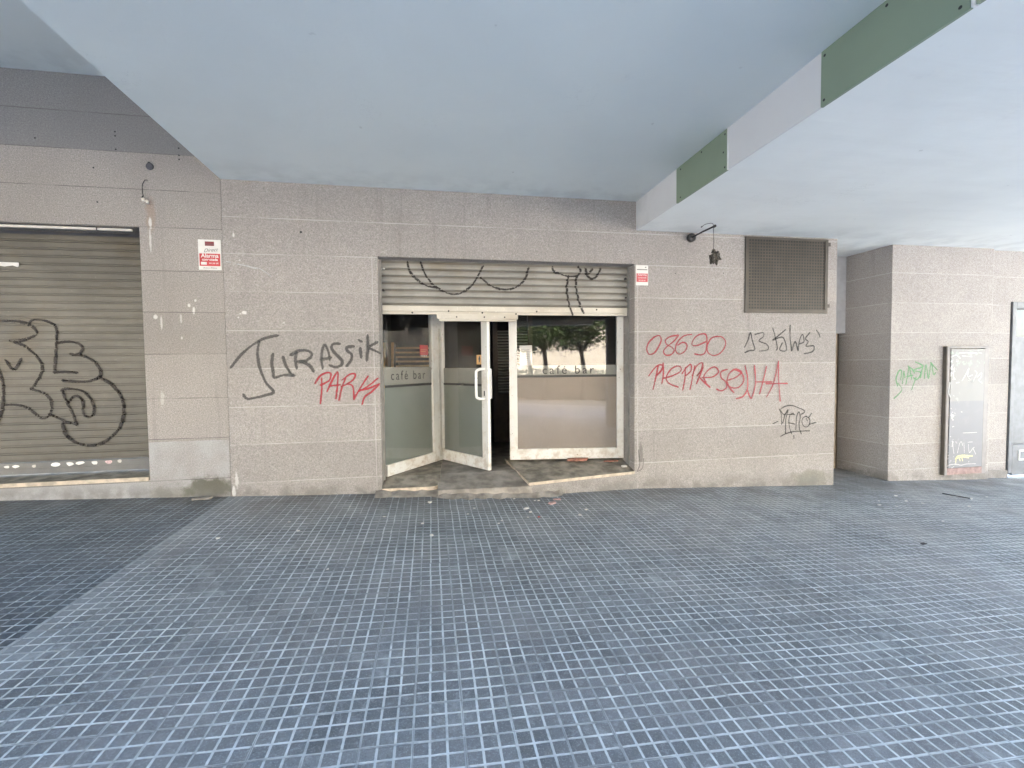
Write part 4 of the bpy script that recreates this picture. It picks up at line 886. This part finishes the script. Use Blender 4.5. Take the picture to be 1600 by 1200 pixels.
for z0, z1 in ((.0, .155),): 
    b.box(8.64, 9.55, 5.392, 5.3995, z0, z0 + .02, M['white']); b.box(8.64, 9.55, 5.392, 5.3995, z1 - .02, z1, M['white']); b.box(8.64, 8.66, 5.392, 5.3995, z0 + .0201, z1 - .0201, M['white']); b.box(9.53, 9.55, 5.392, 5.3995, z0 + .0201, z1 - .0201, M['white'])
b.build('panel_moulding', d)

# ------------------------------------------------------------------ litter
protos = []
for k in range(4):
    b = MB(); rnd = random.Random(20 + k); n = 6 + k % 2
    pts = [(.011 * math.cos(2 * math.pi * q / n) * rnd.uniform(.7, 1.3), .010 * math.sin(2 * math.pi * q / n) * rnd.uniform(.7, 1.3), .001 + rnd.uniform(0, .003)) for q in range(n)]
    b.prism(pts, (0, 0, .004), M['paper']); o = b.build('paper_scrap'); protos.append(o)
for k, (x, y, s_) in enumerate(PAPER_SPOTS):
    if k < 4: o = protos[k]
    else: o = protos[k % 4].copy(); COL.objects.link(o)
    o.location = (x, y, ground_z(x, y)); o.rotation_euler = (0, 0, random.uniform(0, 6.28)); o.scale = (s_ * 1.25, s_ * 1.25, s_)
    tag(o, 'small white scrap of paper lying on the grooved paving', 'litter', 'paper scraps scattered over the paving')
def chunk(name, x, y, z, sx, sy, sz, mat, label, cat, seed, rot=0):
    b = MB(); rnd = random.Random(seed); bmesh.ops.create_icosphere(b.bm, subdivisions=2, radius=1.0); b.mi(mat)
    for v in b.bm.verts:
        q = max(abs(v.co.x), abs(v.co.y), abs(v.co.z)); p = v.co / max(q, .6) * rnd.uniform(.78, 1.05); v.co = Vector((p.x * sx, p.y * sy, p.z * sz + sz * .8))
    o = b.build(name); o.location = (x, y, z); o.rotation_euler = (0, 0, rot); return tag(o, label, cat)
chunk('wrapper', 1.249, 4.695, ground_z(1.249, 4.695), .045, .03, .010, M['pink'], 'crumpled pinkish wrapper on the paving right of the doorstep', 'litter', 3, .5)
chunk('wrapper', 1.335, 4.826, ground_z(1.335, 4.826), .04, .022, .008, M['pink'], 'second pinkish wrapper, nearer the plinth under the wide sill', 'litter', 4, -.3)
chunk('bottle_cap', 1.006, 4.289, ground_z(1.006, 4.289), .012, .012, .004, M['redbit'], 'tiny red bottle cap on the paving in front of the door', 'litter', 6)
chunk('dead_leaf', 4.258, 3.302, ground_z(4.258, 3.302), .03, .018, .004, M['stick'], 'small dark leaf on the paving before the numbered wall', 'leaf', 8, .2)
b = MB(); a0 = Vector((6.313, 4.64, ground_z(6.313, 4.64) + .012)); a1 = Vector((6.335, 4.48, ground_z(6.335, 4.48) + .012))
a0 = Vector((6.30, 4.68, ground_z(6.30, 4.68) + .013)); a1 = Vector((6.42, 4.46, ground_z(6.42, 4.46) + .013))
b.tube([a0, a1], .0065, M['stick'], 8); b.tube([a1, a1 + (a1 - a0) * .07], .009, M['white'], 8); tag(b.build('stick', loc=tuple(a0)), 'short dark stick with a white tip on the paving before the cabinet', 'stick')
chunk('brick_fragment', 1.80, 5.52, zr(1.8, 5.52), .14, .035, .022, M['brick'], 'broken piece of brick lying on the wide sill against the window', 'brick', 9, -.14)
chunk('brick_fragment', 2.22, 5.46, zr(2.22, 5.46), .10, .022, .010, M['brick'], 'thin reddish brick splinter on the wide sill near its right corner', 'brick', 10, -.14)
chunk('rubble', 2.33, 5.30, zr(2.33, 5.30), .035, .025, .014, M['paper'], 'crumb of white plaster at the right end of the wide sill', 'rubble', 12)
chunk('rubble', -2.33, 5.12, ground_z(-2.33, 5.12), .10, .04, .014, M['concrete'], 'flat lump of mortar at the stained foot of the left wall', 'rubble', 14)
# dead twigs at the right jamb
b = MB(); b.tube(smooth_path([(2.44, 5.17, .20), (2.47, 5.16, .30), (2.455, 5.17, .46)], .03), .003, M['iron'], 6); b.tube(smooth_path([(2.44, 5.17, .20), (2.50, 5.15, .24), (2.515, 5.16, .36)], .03), .0025, M['iron'], 6)
tag(b.build('dry_twig', loc=(2.44, 5.17, .2)), 'thin dry twigs leaning at the lower right corner of the cafe opening', 'twig')

# ------------------------------------------------------------------ across the street (seen in the glass)
f = root('facade_building', (4, -20, 0), 'sunlit cream apartment house across the street', 'building')
b = MB(); b.box(-30, 45, -32, -20, -3, 9.5, M['facade']); b.build('house_wall', f)
b = MB()
for fl in range(1, 3):
    for k in range(18):
        x = -28 + k * 4; z = 1.0 + fl * 3.1
        b.box(x, x + 1.5, -20.02, -19.999, z, z + 1.7, M['facade_glass'])
b.build('windows', f)['kind'] = 'stuff'
b = MB()
for fl in range(1, 3): b.box(-30, 45, -20.6, -20.001, fl * 3.1 + .35, fl * 3.1 + .55, M['facade_trim'])
b.build('cornice', f)
def tree(x, y, h, seed, label):
    rnd = random.Random(seed); z0 = ground_z(x, y) - .1
    r = root('street_tree', (x, y, z0), label, 'tree', 'trees along the street')
    b = MB(); b.tube([(x, y, z0), (x + .1, y, z0 + 1.4), (x - .05, y + .1, z0 + 2.6)], [.17, .13, .10], M['bark'], 10)
    for k in range(5):
        a = k * 1.3 + rnd.uniform(0, .5); e = (x + math.cos(a) * 1.5, y + math.sin(a) * 1.5, z0 + h * .75)
        b.tube([(x - .05, y + .1, z0 + 2.5), (x + math.cos(a) * .6, y + math.sin(a) * .6, z0 + 3.4), e], [.08, .055, .02], M['bark'], 7)
    b.build('trunk', r)
    b = MB(); i = b.mi(M['leaf'])
    for cl in range(120):
        a = rnd.uniform(0, 6.28); rr = 2.7 * rnd.random() ** .5; zc = z0 + (2.85 if x < 2 else 3.15) + (h - 3.0) * rnd.random() ** 1.3; rr *= (1.1 - abs((zc - z0 - 2.5) / (h - 2.5) - .4))
        c0 = Vector((x + rr * math.cos(a), y + rr * math.sin(a), zc))
        for q in range(70):
            p = c0 + Vector((rnd.gauss(0, .33), rnd.gauss(0, .33), rnd.gauss(0, .26)))
            u = Vector((rnd.uniform(-1, 1), rnd.uniform(-1, 1), rnd.uniform(-.6, .6))).normalized(); v = u.cross(Vector((rnd.uniform(-1, 1), rnd.uniform(-1, 1), 1))).normalized(); sz = rnd.uniform(.06, .12)
            fce = b.bm.faces.new([b.bm.verts.new(p + u * sz), b.bm.verts.new(p + v * sz * .55), b.bm.verts.new(p - u * sz), b.bm.verts.new(p - v * sz * .55)]); fce.material_index = i
    b.build('crown', r)
for k, (x, y, h) in enumerate(((-6.5, -12.0, 6.6), (-.15, -12.0, 6.4), (.65, -12.5, 6.8), (2.6, -12.9, 6.9), (6.9, -12.0, 6.6), (11.5, -12.2, 6.8))):
    tree(x, y, h, 40 + k, ('leafy street tree farthest left along the opposite kerb', 'leafy street tree second from the left along the kerb', 'leafy street tree beside the second, straight across from the wide window', 'leafy street tree close to the right of the paired trunks', 'leafy street tree second from the right along the kerb', 'leafy street tree farthest right along the kerb')[k])

h = root('hedge', (2, -14.2, ground_z(2, -14.2) - .14), 'long low clipped hedge across the street, mirrored in the wide window', 'hedge')
b = MB(); rnd = random.Random(77); i = b.mi(M['leaf'])
for k in range(9000):
    x = rnd.uniform(-9, 14); y = -14.2 + rnd.uniform(-.45, .45); z = ground_z(x, y) - .14 + 1.62 * rnd.random() ** .7 + .06 * math.sin(x * 2.1)
    p = Vector((x, y, z)); u = Vector((rnd.uniform(-1, 1), rnd.uniform(-1, 1), rnd.uniform(-1, 1))).normalized(); v = u.cross(Vector((rnd.uniform(-1, 1), rnd.uniform(-1, 1), 1))).normalized(); sz = rnd.uniform(.06, .11)
    b.bm.faces.new([b.bm.verts.new(p + u * sz), b.bm.verts.new(p + v * sz * .6), b.bm.verts.new(p - u * sz), b.bm.verts.new(p - v * sz * .6)]).material_index = i
b.build('foliage', h)
b = MB(); b.box(-8.9, 13.9, -14.5, -13.9, -1.2, 1.0, M['bark']); b.build('stems', h)

# ------------------------------------------------------------------ light, sky, camera
wd = bpy.data.worlds.new('World'); scene.world = wd; wd.use_nodes = True
nt = wd.node_tree; bg = nt.nodes['Background']; sky = nt.nodes.new('ShaderNodeTexSky'); sky.sky_type = 'NISHITA'; sky.sun_disc = False
ELEV, AZ = math.radians(55), math.radians(24)          # sun high behind the building, to the right
sky.sun_elevation = ELEV; sky.sun_rotation = AZ
nt.links.new(sky.outputs[0], bg.inputs[0]); bg.inputs[1].default_value = .15
sl = bpy.data.lights.new('sun', 'SUN'); sl.energy = 5.0; sl.angle = math.radians(.5); sl.color = (1, .94, .85)
so = bpy.data.objects.new('sun', sl); link(so)
sd = Vector((math.sin(AZ) * math.cos(ELEV), math.cos(AZ) * math.cos(ELEV), math.sin(ELEV)))
so.rotation_euler = sd.to_track_quat('Z', 'Y').to_euler(); so.location = sd * 60

cam = bpy.data.cameras.new('camera'); cam.sensor_width = 36; cam.lens = 716.214 / 1600 * 36; cam.clip_end = 600; cam.clip_start = .05
co = bpy.data.objects.new('camera', cam); link(co)
right = Vector((.98473771, -.17370614, -.01085414)); fwd = Vector((.17314929, .98408196, -.04002531)); up = Vector((.01763401, .03753504, .99913971))
co.matrix_world = Matrix(((right.x, up.x, -fwd.x, 0), (right.y, up.y, -fwd.y, 0), (right.z, up.z, -fwd.z, 1.5), (0, 0, 0, 1)))
scene.camera = co
scene.view_settings.view_transform = 'Standard'; scene.view_settings.look = 'None'; scene.view_settings.gamma = 1.0; scene.view_settings.exposure = 4.05
scene.cycles.max_bounces = 12; scene.cycles.diffuse_bounces = 6; scene.cycles.transparent_max_bounces = 24
scene.cycles.use_denoising = True
